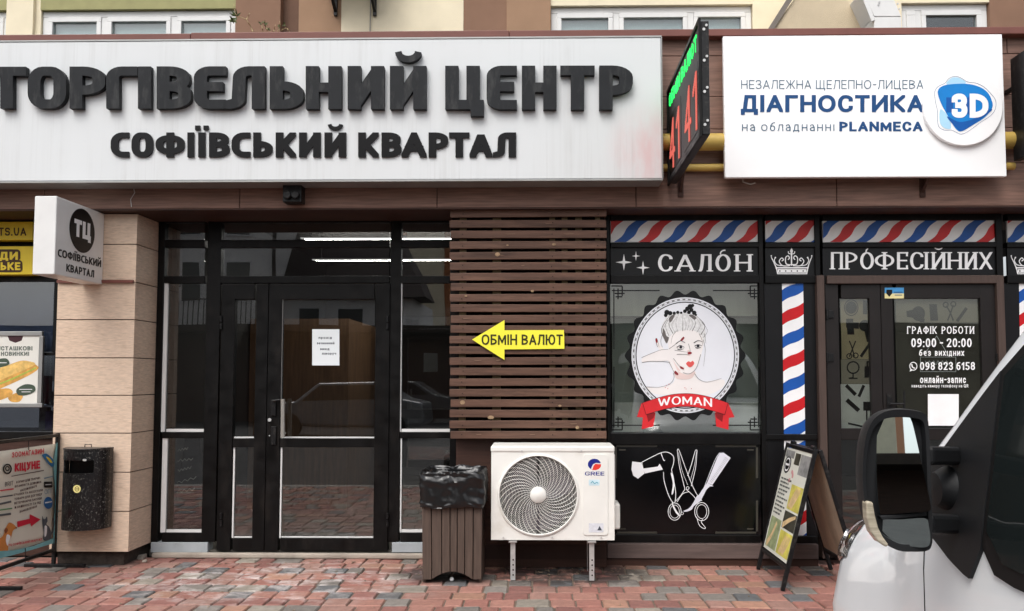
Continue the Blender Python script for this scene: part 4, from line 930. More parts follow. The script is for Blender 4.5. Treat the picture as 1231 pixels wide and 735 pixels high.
# backing sheets behind the pane
din = MB(); din.pbox(736, 383, 913, 520, YB2+.30, YB2+.32); din.build('display_board', mat('grey display board', rgb(140,148,142), .5, var=.15, scale=2), sa)
MB().pbox(734, 340.6, 914, 380, YB2+.22, YB2+.24).build('sky_reflection_band', mat('beige grey sky reflection', rgb(168,168,154), .8, var=.06, scale=4, st=(6,1,.3)), sa)  # bright sky reflection in the glass, put in as a pale sheet
MB().pbox(738, 484, 911, 519.5, YB2+.20, YB2+.22).build('ground_reflection_band', mat('pale grey ground reflection', rgb(176,180,176), .6, var=.12, scale=3), sa)  # lighter ground reflection low in the glass, coloured in as a sheet
# lower black panel with tools
MB().pbox(734.05, 535.05, 914.45, 642.95, YB2+.022, YB2+.045).build('lower_panel', BLACKP, sa)
GREYF = mat('faded grey film line', rgb(66,64,58), .35, var=.2)
cg = []
for sx in (0, 1):
    X = (lambda u: u) if not sx else (lambda u: 1650-u)
    for sy in (0, 1):
        Y = (lambda v: v) if not sy else (lambda v: 1177-v)
        cg += ribbon([(X(741), Y(536.5)), (X(790), Y(536.5))], 2.4); cg += ribbon([(X(740), Y(538)), (X(740), Y(575))], 2.6); cg += ribbon([(X(744), Y(541)), (X(752), Y(541))], 1.6)
for fx in (0, 1):
    for fy in (0, 1): flat('faded_corner', [q for q in cg if all(535.2 < v < 642.8 for _, v in q) and (q[0][0] > 825) == fx and (q[0][1] > 588) == fy], GREYF, PY(YB2+.0215), sa, t=.0006)
K = lambda u, v: (750+u/6.393, 530+v/6.393); kk = lambda ps: [K(*p) for p in ps]; mt = PY(YB2+.0214); WPT = mat('white tool print', rgb(236,236,238), .45, var=.03)
hdry = [kk(((64,160),(134,168),(146,205),(158,252),(108,292),(72,268),(58,220))), kk(((150,214),(260,200),(275,178),(300,222),(160,252)))]
hdry += curve(kk(((134,168),(210,128),(288,92),(340,90),(380,120),(382,170),(366,222))), .8); hdry += curve(kk(((304,240),(310,310),(340,410),(372,470),(392,470),(398,400),(382,300),(366,222))), .8)
hdry += [spline(kk(((360,250),(378,260),(388,330),(380,400),(366,410),(376,330))), 4, True), spline(kk(((372,470),(384,500),(410,545),(430,570),(424,580),(396,550),(372,500))), 3, True)]; hdry += curve(kk(((284,92),(306,150),(316,150))), .9)
hdry += ribbon(kk(((140,170),(155,245))), .5)
flat('hair_dryer_print', hdry, WPT, mt, sa, t=.0006)
scs = curve(kk(((410,72),(424,74),(470,200),(520,330),(560,410),(600,462))), .7) + curve(kk(((410,72),(424,180),(446,280),(466,360),(470,380))), .7) + curve(kk(((562,74),(548,80),(520,180),(490,270))), .7) + curve(kk(((562,74),(552,200),(530,300),(518,350))), .7)
scs += curve(kk(((470,372),(430,430),(380,482))), .7) + curve(kk(((500,392),(450,410),(410,470))), .7) + curve(kk(((420,90),(445,220),(490,340))), .4) + curve(kk(((556,90),(540,200),(512,300))), .4) + curve(kk(((480,375),(540,430),(572,486))), .7)
for c_, r1 in (((390,545),(50,66)), ((598,545),(54,70))): scs += ribbon(circle(*K(*c_), r1[0]/6.393, r1[1]/6.393, 32), .75, True) + ribbon(circle(*K(*c_), r1[0]*.72/6.393, r1[1]*.76/6.393, 32), .6, True)
scs += curve(kk(((560,590),(580,650),(612,674),(626,668),(596,628),(606,604))), .7) + ribbon(circle(*K(490,364), 1.7, n=14), .6, True) + ribbon(circle(*K(448,558), 1.6, n=12), .5, True)
flat('scissors_print', scs, WPT, mt, sa, t=.0006)
cmb = [kk(((718,128),(738,94),(766,92),(820,132),(680,340),(640,322))), kk(((640,322),(690,350),(660,352),(634,376),(590,462),(560,440)))]
cmb += [spline(kk(((566,420),(600,430),(588,464),(540,500),(520,530),(480,546),(458,540),(500,520),(534,476))), 4, True)] + curve(kk(((600,400),(640,300),(700,150),(736,92))), .6)
th_ = []
for i in range(17): t = i/16; th_ += ribbon([K(802-126*t, 146+176*t), K(776-112*t, 128+178*t)], .28)
flat('comb_teeth', th_, BLACKP, PY(YB2+.0205), sa, t=.0004)
flat('comb_print', cmb, mat('pale tool print', rgb(222,222,232), .45, var=.05), mt, sa, t=.0006)
# pole panels
MB().pbox(920.05, 340.55, 982.95, 522.45, YB2+.022, YB2+.045).pbox(920.05, 529.05, 982.95, 644.95, YB2+.022, YB2+.045).build('pole_panel', SIGNBLK, sa)
def pole(u0, u1, v0, v1, ph):
    lean = lambda v: (v-340)*.0135
    P = lambda u, v: PY(YB2+.0215)(u + lean(v), v)
    o = flat('barber_pole', [rect(u0, v0, u1, v1)], WPR, P, sa, t=.0006); P2 = lambda u, v: PY(YB2+.0207)(u + lean(v), v)
    for k, m_ in ((0, BLUE), (1, RED)):
        ps = []
        for j in range(-2, 12):
            vb = v0 + ph + 56*j + 28*k; ps = []
            for i in range(8):
                f1 = lambda t: -13*(t + .07*math.sin(2*math.pi*t))
                a, b = i/8, (i+1)/8; q = [(u0+(u1-u0)*a, vb+f1(a)), (u0+(u1-u0)*b, vb+f1(b)), (u0+(u1-u0)*b, vb+f1(b)+14), (u0+(u1-u0)*a, vb+f1(a)+14)]
                q = clip(q, v0+.1, v1-.1)
                if q: ps.append(q)
            if ps: flat('stripe', ps, m_, P2, o, t=.0005)
pole(940, 965.5, 341, 522, 8); pole(940, 965.5, 530, 644, 12); pole(1225, 1250, 341, 522, 10)
MB().pbox(1211.05, 340.55, 1289.95, 654.9, YB2+.022, YB2+.045).build('pole_panel', SIGNBLK, sa)
# plinth below
pl = MB(); pl.pbox(730, 654.5, 984, 672, YB2-.045, YB2+.1); pl.build('plinth', mat('grey brown plinth board', rgb(96,82,78), .6, var=.2, scale=4, st=(.6,1,8), dirt=(rgb(60,50,46), .6, 5, (.5,1,3))), sa, bevel=.004)
MB().pbox(730, 672.3, 984, 690, YB2-.03, YB2+.1).build('footing', FASC2, sa)
# salon door
DBR = mat('dark brown door frame', rgb(78,64,58), .5, var=.15, scale=6, st=(6,6,.6)); DBK = mat('brown black door', rgb(30,26,25), .42, var=.2, scale=5)
f = MB(); f.pbox(985.5, 331.2, 994.5, 672, YB2-.03, YB2+.075); f.pbox(1203.5, 331.2, 1212.5, 672, YB2-.03, YB2+.075); f.pbox(994.53, 331.2, 1203.47, 341, YB2-.028, YB2+.073)
f.build('door_frame', DBR, sa, bevel=.004)
def sleaf(u0, u1, s0, s1, hr):
    d = MB(); Y0, Y1 = YB2+.0, YB2+.06; T0, T1 = 341.6, 671
    d.pbox(u0, T0, s0, T1, Y0, Y1); d.pbox(s1, T0, u1, T1, Y0, Y1)
    for a, b in ((T0, 359), (515, 529), (652, T1)): d.pbox(s0+.03, a, s1-.03, b, Y0+.0015, Y1-.002)
    o = d.build('door', DBK, sa, bevel=.004)
    for a, b in ((359, 515), (529, 652)): MB().pbox(s0+.05, a+.05, s1-.05, b-.05, Y0+.02, Y0+.026).build('pane', GLASSS, o)
    hg = MB()
    for v in (378, 430, 620):
        u = u1+1 if hr else u0-.5; hg.cyl(at(u, v-6, Y0-.012), at(u, v+6, Y0-.012), .012, 10); q = at(u + (-4 if hr else 4), v, Y0); hg.box(q.x-.02, q.x+.02, Y0-.012, Y0-.0005, q.z-.03, q.z+.03)
    hg.build('hinge', BKMET, o, bevel=.002); return o
dl = sleaf(995, 1062, 1011, 1048.5, False); dr = sleaf(1062.6, 1203, 1077, 1183, True)
hh = MB(); hh.tube([at(1070,486,YB2-.001), at(1070,486,YB2-.05)], .01, 8).tube([at(1070,486,YB2-.05), at(1087,486,YB2-.05)], .009, 8).tube([at(1087,470,YB2-.05), at(1087,502,YB2-.05)], .009, 8).pbox(1066.5, 474, 1073, 502, YB2-.008, YB2-.0005); hh.build('handle', BKMET, dr)
# films behind the door glass: pale backing with black tool silhouettes
FILM = mat('beige grey film', rgb(122,112,88), .6, var=.2, scale=4); FILM2 = mat('pale grey film', rgb(150,152,148), .6, var=.12, scale=3)
fb = MB(); fb.pbox(1011.2, 359.2, 1048.3, 432, YB2+.036, YB2+.04); fb.build('film', FILM, dl); MB().pbox(1011.2, 462, 1048.3, 514.8, YB2+.036, YB2+.04).build('film', FILM2, dl); MB().pbox(1011.2, 432.3, 1048.3, 461.7, YB2+.036, YB2+.04).build('film', mat('mid grey film', rgb(104,100,88), .6, var=.12, scale=3), dl)
MB().pbox(1077.2, 359.2, 1182.8, 514.8, YB2+.036, YB2+.04).build('film', mat('dark beige film', rgb(58,56,50), .6, var=.25, scale=3), dr)
MB().pbox(1077.2, 359.2, 1182.8, 388, YB2+.034, YB2+.0358).build('film', mat('beige film band', rgb(104,100,86), .6, var=.15, scale=3), dr)
Z = lambda u, v: (960+u/2.624, 250+v/2.624); z_ = lambda ps: [Z(*p) for p in ps]; ms = PY(YB2+.0355)
sil = [circle(*Z(166,315), 7, 7.5, 20)] ; sil += ribbon(circle(*Z(166,315), 8.2, 9.5, 20), 1.2, True); sil += [rect(*Z(203,292), *Z(217,336))]
sil += [circle(*Z(210,372), 7.5, 7, 20), z_(((150,360),(190,362),(190,382),(150,378))), z_(((206,384),(222,388),(230,420),(216,424))), z_(((150,350),(172,350),(176,400),(154,400)))]
sil += curve(z_(((160,470),(172,440),(180,420))), 1.4) + curve(z_(((176,470),(168,440),(160,420))), 1.4) + ribbon(circle(*Z(160,468), 3, n=14), 1.2, True) + ribbon(circle(*Z(180,466), 3, n=14), 1.2, True) + curve(z_(((196,470),(228,424))), 3.4)
sil += ribbon(circle(*Z(172,504), 7, n=20), 1.6, True) + ribbon(z_(((172,522),(172,536),(158,538),(186,538))), 1.5) + [z_(((208,500),(226,500),(226,536),(208,536)))] + ribbon(z_(((217,500),(217,486),(226,486))), 2)
sil += curve(z_(((150,560),(180,590))), 4.2) + curve(z_(((206,560),(190,596))), 3.6) + curve(z_(((152,606),(190,640))), 5) + [rect(*Z(204,612), *Z(226,640))] + ribbon(z_(((215,640),(215,676))), 1.6) + curve(z_(((156,680),(230,696))), 2)
flat('tool_silhouette', sil, INK, ms, dl, t=.0006)
s2 = [circle(*Z(378,334), 8, 9, 22), z_(((340,326),(378,318),(378,350),(342,344))), z_(((380,346),(398,350),(396,362),(382,360))), z_(((412,304),(436,304),(440,356),(416,356)))]
s2 += curve(z_(((470,356),(480,330),(488,306))), 1.6) + curve(z_(((488,356),(478,330),(466,310))), 1.6) + ribbon(circle(*Z(464,306), 3, n=14), 1.4, True) + ribbon(circle(*Z(488,304), 3, n=14), 1.4, True) + curve(z_(((500,358),(530,316))), 3.6)
flat('tool_silhouette', s2, INK, PY(YB2+.0335), dr, t=.0006)
mo = PY(YB2+.0195); DS = style(.12, 1.5, .95, 1, .26, False, .05)
for s, a, b, t, bt, st_ in (('ГРАФІК', 1090.5, 1126, 392.5, 401.5, DS), ('РОБОТИ', 1132, 1171, 392.5, 401.5, DS), ('09:00 - 20:00', 1095.5, 1168, 407, 417.5, style(.15, 1.4, .95, 1, .2)), ('без', 1105, 1119, 420, 428, style(.15,1.2,.95,1,.24)), ('вихідних', 1124, 1159, 420, 428, style(.15,1.2,.95,1,.24)),
                    ('098 823 6158', 1106, 1172, 435.5, 445, style(.15, 1.4, .95, 1, .2)), ('онлайн-запис', 1106, 1161, 452, 460.8, style(.16,1.25,.95,1,.22)), ('наведіть камеру телефону на QR', 1096, 1164, 462, 466, style(.16,1.1,.95,1,.3))):
    flat('lettering', text(s, a, b, t, bt, st_), WPR, mo, dr, t=.0006)
flat('phone_icon', ribbon(circle(1098, 440.5, 4.3, 4.8, 20), .9, True) + curve([(1096,438),(1097,441.5),(1100,443)], 1.3) + [[(1094.5,444),(1093.5,447),(1097,445.5)]], WPR, mo, dr, t=.0006)
flat('code_sticker', [rect(1115.5, 474, 1152.5, 512)], WPR, mo, dr, t=.0006)
hs_ = thing('hanging_notice', 'small framed notice hanging by a string inside the salon door', 'notice', tuple(at(1127, 446, YB2+.05)))
flat('string', ribbon([(1112,425),(1126,404),(1141,429)], .7), LG, PY(YB2+.0335), hs_, t=.0006); flat('frame', ribbon(rect(1106.5, 429.5, 1149, 447), .7, True), LG, PY(YB2+.0335), hs_, t=.0006)
flat('lettering', curve([(1112+i*2.6, 436 + (3 if i % 2 else -2)) for i in range(13)], .5, n=4), LG, PY(YB2+.0335), hs_, t=.0006)
stq = thing('door_sticker', 'blue and yellow security sticker at the top of the salon door', 'sticker', tuple(at(1074, 358, YB2)))
flat('blue_field', [rect(1063.5, 346, 1086.5, 353)], mat('sky blue sticker', rgb(74,150,206), .4), PY(YB2-.0005), stq); flat('yellow_field', [rect(1063.5, 353.02, 1086.5, 359)], mat('pale yellow sticker', rgb(232,220,160), .4), PY(YB2-.0005), stq)
flat('shield', [[(1065.5,348.5),(1072.5,348.5),(1072.5,353),(1069,357),(1065.5,353)]], SIGNBLK, PY(YB2-.0018), stq); flat('lettering', ribbon([(1074.5,351.5),(1085,351.5)], 1.0) + ribbon([(1075.5,355),(1084.5,355)], .8), NAVY, PY(YB2-.0018), stq)

# ---------------------------------------------------------------- shop at the left edge
ls = thing('corner_shop_front', 'black framed shop window beside the beige pillar', 'shop front', (-4.6, .05, 0))
f = MB()
f.pbox(-220, 256, 68, 266.5, .0, .07); f.pbox(-220, 331, 68, 338.5, .0, .07); f.pbox(-220, 519, 68, 528, .0, .07); f.pbox(-220, 424, 68, 427.5, .01, .06); f.pbox(64, 266.6, 70, 330.9, .0, .07); f.pbox(64, 338.6, 70, 423.9, .0, .07); f.pbox(64, 427.6, 70, 518.9, .0, .07)
f.build('frame', BLACK, ls, bevel=.004)
MB().pbox(-220, 338.6, 63.9, 423.9, .03, .036).pbox(-220, 427.6, 63.9, 518.9, .03, .036).build('window_pane', glass('shop glass', (.7,.74,.8,1), .12), ls)
MB().pbox(-220, 339, 63.9, 423.5, .10, .11).build('grey_blue_film', mat('grey blue window film', rgb(96,104,120), .5, var=.15, scale=2), ls)
MB().pbox(-220, 266.6, 63.9, 330.9, .045, .06).build('panel', SIGNBLK, ls)
random.seed(21)
for i, (u, v0, v1, c) in enumerate(((57,452,486,(150,60,56)),(62,470,488,(176,170,160)),(58,494,518,(120,96,128)),(48,488,518,(150,142,130)),(62,497,518,(90,70,50)))):
    g = MB(); a, b = at(u-5, v0, .25), at(u+5, v1, .25); g.box(a.x, b.x, .2+.03*i, .26+.03*i, b.z, a.z)
    tag(g.build('goods_package', mat('package print', rgb(*c), .4, var=.4, scale=18), base=((a.x+b.x)/2, .2, b.z), bevel=.012), ('red brown', 'pale grey', 'mauve', 'beige', 'dark brown')[i] + ' package on display in the corner shop window', 'package', 'goods in the corner shop window')
MB().pbox(-220, 487.5, 63, 489.5, .12, .45).build('shelf', STEEL, ls); MB().pbox(-220, 518.2, 63, 521, .12, .6).build('shelf', DARKGAP, ls)
ys = thing('yellow_shop_sign', 'yellow two row shop sign with brown lettering', 'sign', tuple(at(0, 331, -.1)))
MB().pbox(-180, 267, 39.5, 289, -.10, -.002).build('panel', YEL, ys, bevel=.004); MB().pbox(-180, 296.5, 39.5, 330.5, -.10, -.002).build('panel', YEL, ys, bevel=.004)
BRN = mat('brown sign print', rgb(72,46,22), .5)
flat('lettering', text('TS.UA', -1.5, 31.5, 274, 283.5, style(.17, 1.1, .8, 1, .2)), BRN, PY(-.1015), ys)
flat('letter_backing', [rrect(-75, 300, 24.5, 314, 4), rrect(-60, 313, 27, 327.5, 4)], BRN, PY(-.1012), ys)
flat('lettering', text('ЗАВЖДИ', -48, 21.5, 303, 312.5, style(.22, 1.2, .9, 1, .16)) + text('НЬКЕ', -8.5, 24.5, 315.5, 325, style(.22, 1.2, .9, 1, .16)), YEL, PY(-.1024), ys)
ps_ = thing('pastry_poster', 'framed poster of golden pistachio pastries on the shop window', 'poster', tuple(at(0, 490, -.03)))
fr = MB(); fr.pbox(-46, 398.5, 50.5, 404, -.03, -.004); fr.pbox(-46, 485, 50.5, 490, -.03, -.004); fr.pbox(46, 404.02, 50.5, 484.98, -.03, -.004); fr.pbox(-46, 404.02, -42, 484.98, -.03, -.004); fr.build('frame', ALU, ps_, bevel=.004)
MB().pbox(-41.9, 404.1, 45.9, 484.9, -.02, -.005).build('sheet', mat('cream poster paper', rgb(232,230,222), .4, var=.05, scale=3), ps_)
w = lambda u, v: (u/3.0, 255 + v/3.0); ww = lambda ps: [w(*p) for p in ps]; mP = lambda k: PY(-.0205-.0007*k)
flat('label_tab', [ww(((27,446),(84,446),(78,464),(56,472),(34,464)))], mat('dark maroon print', rgb(66,38,44), .5), mP(0), ps_, t=.0006)
GRP = mat('grey green print', rgb(104,112,104), .5)
flat('lettering', text('ФІСТАШКОВІ', -7, 39, 416.5, 421.5, style(.22,1.2,.7,1,.16)) + text('НОВИНКИ!', 1, 35, 423, 428, style(.22,1.2,.7,1,.16)), GRP, mP(0), ps_, t=.0006)
flat('pastry', [spline(ww(((-120,610),(20,556),(84,536),(128,550),(132,572),(40,620),(-90,668))), 5, True), spline(ww(((-60,656),(20,636),(46,648),(30,668),(-50,690))), 4, True), spline(ww(((30,668),(62,652),(82,664),(70,684),(40,684))), 4, True)], mat('golden pastry print', rgb(214,162,84), .5, var=.3, scale=20), mP(0), ps_, t=.0006)
flat('pastry_glaze', [spline(ww(((-100,600),(20,556),(84,538),(126,550),(40,590),(-80,640))), 5, True)], mat('pale golden print', rgb(230,190,112), .5, var=.25, scale=26), mP(1), ps_, t=.0006)
flat('pistachio_cream', curve(ww(((-80,650),(40,604),(130,562))), 1.7), mat('pistachio green print', rgb(172,190,84), .5, var=.2, scale=40), mP(2), ps_, t=.0006)
SAGE = mat('dark sage print', rgb(72,86,72), .5)
for e_ in (((-20,536),(20,528),(34,544),(20,556),(-20,560)), ((60,640),(90,622),(122,626),(126,646),(96,660),(66,660))): flat('label_tab', [spline(ww(e_), 4, True)], SAGE, mP(3), ps_, t=.0006)
flat('lettering', ribbon(ww(((70,640),(116,640))), .8) + ribbon(ww(((78,649),(110,649))), .7) + ribbon(ww(((-10,544),(24,544))), .8), WHITE, mP(4), ps_, t=.0006)

# ---------------------------------------------------------------- wall bin on the pillar
def chipped():
    N = NT('chipped black paint'); f = N.ramp(N.noise(85, (1,1,.8), 5, .75, 2), .578, .62); g = N.ramp(N.noise(4, (1,1,1), 3, .5, 7), .35, .65)
    c = N.mix(N.math('MULTIPLY', f, g), rgb(14,14,16), rgb(150,148,142)); N.l(c, N.b.inputs['Base Color']); N.b.inputs['Roughness'].default_value = .3; N.bump(N.noise(30, (1,1,1), 4), .15); return N.m
CHIP = chipped()
a, b = at(80.5, 540, YP-.05), at(132, 634, YP-.05); cx_, hw = (a.x+b.x)/2, (b.x-a.x)/2; zb_, zt_ = b.z, a.z; dep = .2
wb = thing('wall_bin', 'chipped black half round litter bin mounted on the beige pillar', 'litter bin', (cx_, YP, zb_))
def arc(k, n=18, s=1.0): t = -1 + 2*k/n; return (cx_ + hw*s*math.sin(t*math.pi/2*.98)/math.sin(math.pi/2*.98), YP-.012 - dep*s*(math.cos(t*math.pi/2*.98))**.75)
sb = MB(); n = 18; slot0, slot1 = zt_-.165, zt_-.07
def band(z0, z1, k0, k1, mb=None, thick=.006):
    m_ = mb or sb
    for k in range(k0, k1):
        (xa,ya),(xb,yb) = arc(k), arc(k+1); (xc,yc),(xd,yd) = arc(k, s=.95), arc(k+1, s=.95)
        m_.add([(xa,ya,z0),(xb,yb,z0),(xb,yb,z1),(xa,ya,z1),(xc,yc,z0),(xd,yd,z0),(xd,yd,z1),(xc,yc,z1)], [(0,1,2,3),(4,7,6,5),(0,4,5,1),(3,2,6,7)] + ([(0,3,7,4)] if k == k0 else []) + ([(1,5,6,2)] if k == k1-1 else []))
band(zb_, slot0, 0, n); band(slot0, slot1, 0, 2); band(slot0, slot1, 13, n); band(slot1, zt_, 0, n)
sb.build('body', CHIP, wb, smooth=30)
lid = MB(); pts = [arc(k, s=1.02) for k in range(n+1)]; lid.prism([(x, y, zt_+.001) for x, y in pts], (0, 0, .014)); lid.build('lid', CHIP, wb, bevel=.004)
bt = MB(); bt.prism([(*arc(k, s=.97), zb_+.012) for k in range(n+1)], (0, 0, .01)); bt.build('bottom', BKMET, wb)
MB().box(cx_-hw+.012, cx_+hw-.012, YP-.03, YP-.022, zb_+.03, zt_-.01).box(cx_-hw+.04, cx_+hw-.08, YP-.05, YP-.03, slot0-.03, slot1+.03).build('back_plate', INK, wb)
yf_ = YP-.012-dep
MB().tube([(cx_-.03, YP-.06, zt_+.012), (cx_-.03, YP-.06, zt_+.035), (cx_+.02, YP-.06, zt_+.035), (cx_+.02, YP-.06, zt_+.012)], .004, 6).build('handle', BKMET, wb)
flat('round_sticker', [circle(92.5, 588, 4.6, 4.8, 24)], mat('cream sticker', rgb(226,214,140), .5), PY(yf_-.002), wb, t=.001); flat('sticker_mark', ribbon(circle(92.5, 588, 2.4, 2.6, 16), .7, True) + ribbon([(91,588),(94.4,588)], 1), mat('olive print', rgb(120,108,50), .5), PY(yf_-.0032), wb, t=.0005)
flat('lock_plate', [rrect(99.5, 552, 104, 554.6, .8), rrect(128.6, 551, 130.2, 556, .6)][:1], STEEL, PY(yf_-.002), wb, t=.001)

# ---------------------------------------------------------------- wooden bin and its bag
YBn = -.80
bn = thing('plank_bin', 'dark brown plank litter bin with arched foot beside the white unit', 'litter bin', tuple(gd(543, 697)))
PLK = mat('stained brown plank', rgb(84,70,62), .6, var=.25, scale=7, st=(9,9,.6), bump=.2, bscale=30, bst=(9,9,.5), dirt=(rgb(110,96,86), .4, 5, (6,6,.5)))
u_ = [507.5, 519, 531, 541, 549.5, 558.5, 568.5, 579]
def footv(u): t = max(0, min(1, (u-519)/(568-519))); return 697 - 9.5*math.sin(math.pi*t)**.9 if 519 < u < 568 else 697
for i in range(7):
    a, b = u_[i]+.5, u_[i+1]-.4; c = .35*(543-a)/36, .35*(543-b)/36
    P = [at(a, footv(a), YBn), at((a+b)/2, footv((a+b)/2), YBn), at(b, footv(b), YBn), at(b+.03*(b-543), 571, YBn), at(a+.03*(a-543), 571, YBn)]
    for p in P[:3]:
        if footv(a) == 697 and footv(b) == 697: p.z = max(p.z, .004)
    MB().prism(P, (0, .022, 0)).build('plank', PLK, bn, bevel=.003)
x0, x1 = at(507.6, 640, YBn).x, at(578.9, 640, YBn).x; z1 = at(543, 571, YBn).z
for k in range(5):
    ya = YBn+.026 + .068*k
    MB().box(x0+.002, x0+.022, ya, ya+.062, .004, z1).build('plank', PLK, bn, bevel=.003); MB().box(x1-.022, x1-.002, ya, ya+.062, .004, z1).build('plank', PLK, bn, bevel=.003)
MB().box(x0+.024, x1-.024, YBn+.024, YBn+.36, .08, .1).box(x0+.024, x1-.024, YBn+.345, YBn+.36, .1, z1).box(x0+.024, x1-.024, YBn+.0225, YBn+.03, .1, z1-.02).build('lining', INK, bn)
random.seed(5)
BAGM = mat('black bin bag plastic', rgb(16,16,17), .28, var=.1, spec=.6)
xc, yc_, hx, hy = (x0+x1)/2, YBn+.175, (x1-x0)/2+.012, .2
zt_ = at(543, 566.5, YBn).z; zl = at(543, 609.5, YBn).z
from mathutils import noise as mn
def bagp(i, j):
    a = 2*math.pi*i; rr = 1/max(abs(math.cos(a)), abs(math.sin(a))); rr = min(rr, 1.30)
    prof = [(.70, zt_-.12), (.86, zt_-.03), (.95, zt_), (1.0, zt_-.012), (1.02, zt_-.05), (1.03, (zt_+zl)/2), (1.045, zl+.03), (1.03, zl)]
    t = j*(len(prof)-1); k = min(int(t), len(prof)-2); s = t-k; r = prof[k][0]*(1-s)+prof[k+1][0]*s; z = prof[k][1]*(1-s)+prof[k+1][1]*s
    p = Vector((xc + hx*r*rr*math.cos(a), yc_ + hy*r*rr*math.sin(a), z)); q = Vector((p.x*9, p.y*9, p.z*20))
    d = mn.noise(q)*.016 + abs(mn.noise(q*2.3 + Vector((5,1,2))))*.014 + abs(mn.noise(Vector((p.x*26, p.y*26, p.z*46))))*.008
    nrm = Vector((math.cos(a), math.sin(a), .25 if j < .5 else 0)); p += nrm*(d-.004); p.z += mn.noise(Vector((p.x*14, p.y*14, 3)))*(.020 if j > .9 else .014); return p
bg_ = MB(); bg_.grid(bagp, 150, 34); o = bg_.build('bin_bag', BAGM, base=(xc, yc_, zl), smooth=50)
tag(o, 'crumpled black plastic bag folded over the rim of the plank bin', 'bin bag')
lb = MB(); p = at(543, 688, YBn+.06); 
tag(MB().lathe([(0, 0), (.012, .004), (.016, .014), (.010, .026), (0, .03)], (p.x, YBn+.07, .0), n=9).build('paper_scrap', WHITE, base=(p.x, YBn+.07, 0)), 'scrap of white litter under the arch of the plank bin', 'litter')

# ---------------------------------------------------------------- air conditioner unit
YA0, YA1 = -.72, -.40
ac = thing('air_conditioner_unit', 'white outdoor air conditioner unit with swirl fan grille on legs', 'air conditioner', (.07, -.55, 0))
ACW = mat('warm white appliance paint', rgb(232,231,225), .38, var=.05, scale=4, dirt=(rgb(180,170,150), .35, 5, (1,1,1)))
XA0, XA1 = at(590.5, 590, YA0).x, at(738.5, 590, YA0).x; ZA0, ZA1 = at(660, 649.5, YA0).z, at(660, 537.5, YA0).z
gc = at(647, 595.3, YA0); gr = 46.5/ (966/5.72)
# front panel with a round opening
N_ = 96; fp = MB(); outer, inner = [], []
for i in range(N_):
    a = 2*math.pi*i/N_; inner.append((gc.x + gr*math.cos(a), gc.z + gr*math.sin(a)))
ring_sq = []
for i in range(N_):
    a = 2*math.pi*i/N_; c_, s_ = math.cos(a), math.sin(a); k = min(((XA1 if c_ > 0 else XA0)-gc.x)/c_ if abs(c_) > 1e-6 else 9, ((ZA1 if s_ > 0 else ZA0)-gc.z)/s_ if abs(s_) > 1e-6 else 9)
    ring_sq.append((gc.x + c_*k, gc.z + s_*k))
vs = [(x, YA0, z) for x, z in inner] + [(x, YA0, z) for x, z in ring_sq] + [(x, YA0+.03, z) for x, z in inner]
fs = [(i, (i+1) % N_, N_+(i+1) % N_, N_+i) for i in range(N_)] + [(i, 2*N_+i, 2*N_+(i+1) % N_, (i+1) % N_) for i in range(N_)]
fp.add(vs, fs)
for cx2, cz2 in ((XA0,ZA0),(XA1,ZA0),(XA1,ZA1),(XA0,ZA1)):       # fill the corners the ring cuts
    j = min(range(N_), key=lambda q: (ring_sq[q][0]-cx2)**2 + (ring_sq[q][1]-cz2)**2)
    near = [q for q in ((j-1) % N_, j, (j+1) % N_)]
    for q0, q1 in zip(near, near[1:]):
        if abs(ring_sq[q0][0]-ring_sq[q1][0]) > 1e-6 and abs(ring_sq[q0][1]-ring_sq[q1][1]) > 1e-6: fp.add([(*(ring_sq[q0][0], YA0), ring_sq[q0][1]), (cx2, YA0, cz2), (ring_sq[q1][0], YA0, ring_sq[q1][1])], [(0,1,2)])
fp.build('front_panel', ACW, ac)
cs = MB(); t_ = .012
cs.box(XA0, XA0+t_, YA0+.001, YA1, ZA0, ZA1).box(XA1-t_, XA1, YA0+.001, YA1, ZA0, ZA1).box(XA0+t_, XA1-t_, YA0+.001, YA1, ZA0, ZA0+t_)
cs.box(XA0+t_, XA1-t_, YA1-t_, YA1, ZA0+t_, ZA1); cs.build('case', ACW, ac, bevel=.004)
zl_ = at(660, 543.8, YA0).z
MB().box(XA0-.004, XA1+.004, YA0-.006, YA1+.004, zl_, ZA1+.006).build('top_cover', ACW, ac, bevel=.010)
bk = MB(); bk.lathe([(0, YA0+.12), (gr*1.0, YA0+.12), (gr*1.0, YA0+.028)], (gc.x, 0, gc.z), 'y', 64); bk.build('fan_shroud', mat('dark shroud', rgb(20,18,20), .8, spec=.2), ac)
fan = MB()
for k in range(3):
    def blade(i, j, k=k):
        r = .05 + (gr*.93-.05)*i; a = 2*math.pi*k/3 + .9*i + (j-.5)*1.5*(.6+.4*i); return (gc.x + r*math.cos(a), YA0+.075 + (j-.5)*.05, gc.z + r*math.sin(a))
    fan.grid(blade, 8, 8)
fan.lathe([(0, YA0+.045), (.055, YA0+.05), (.06, YA0+.1)], (gc.x, 0, gc.z), 'y', 32); fan.build('fan', mat('grey fan plastic', rgb(62,54,66), .6, var=.1), ac, smooth=40)
gl = MB(); yg = YA0+.004
for r in [.058 + (gr-.058)*k/21 for k in range(22)]:
    n_ = 72; gl.tube([(gc.x + r*math.cos(2*math.pi*i/n_), yg+.004, gc.z + r*math.sin(2*math.pi*i/n_)) for i in range(n_+1)], .0013, 4)
gl.build('grille_ring', ACW, ac)
gs = MB()
for k in range(36):
    P = []
    for i in range(13):
        t = i/12; r = .052 + (gr-.052)*t; a = 2*math.pi*k/36 + 1.0*t**1.05; P.append((gc.x + r*math.cos(a), yg-.001 - .006*(1-t), gc.z + r*math.sin(a)))
    gs.tube(P, [.0021-.0007*(1-i/12) for i in range(13)], 5)
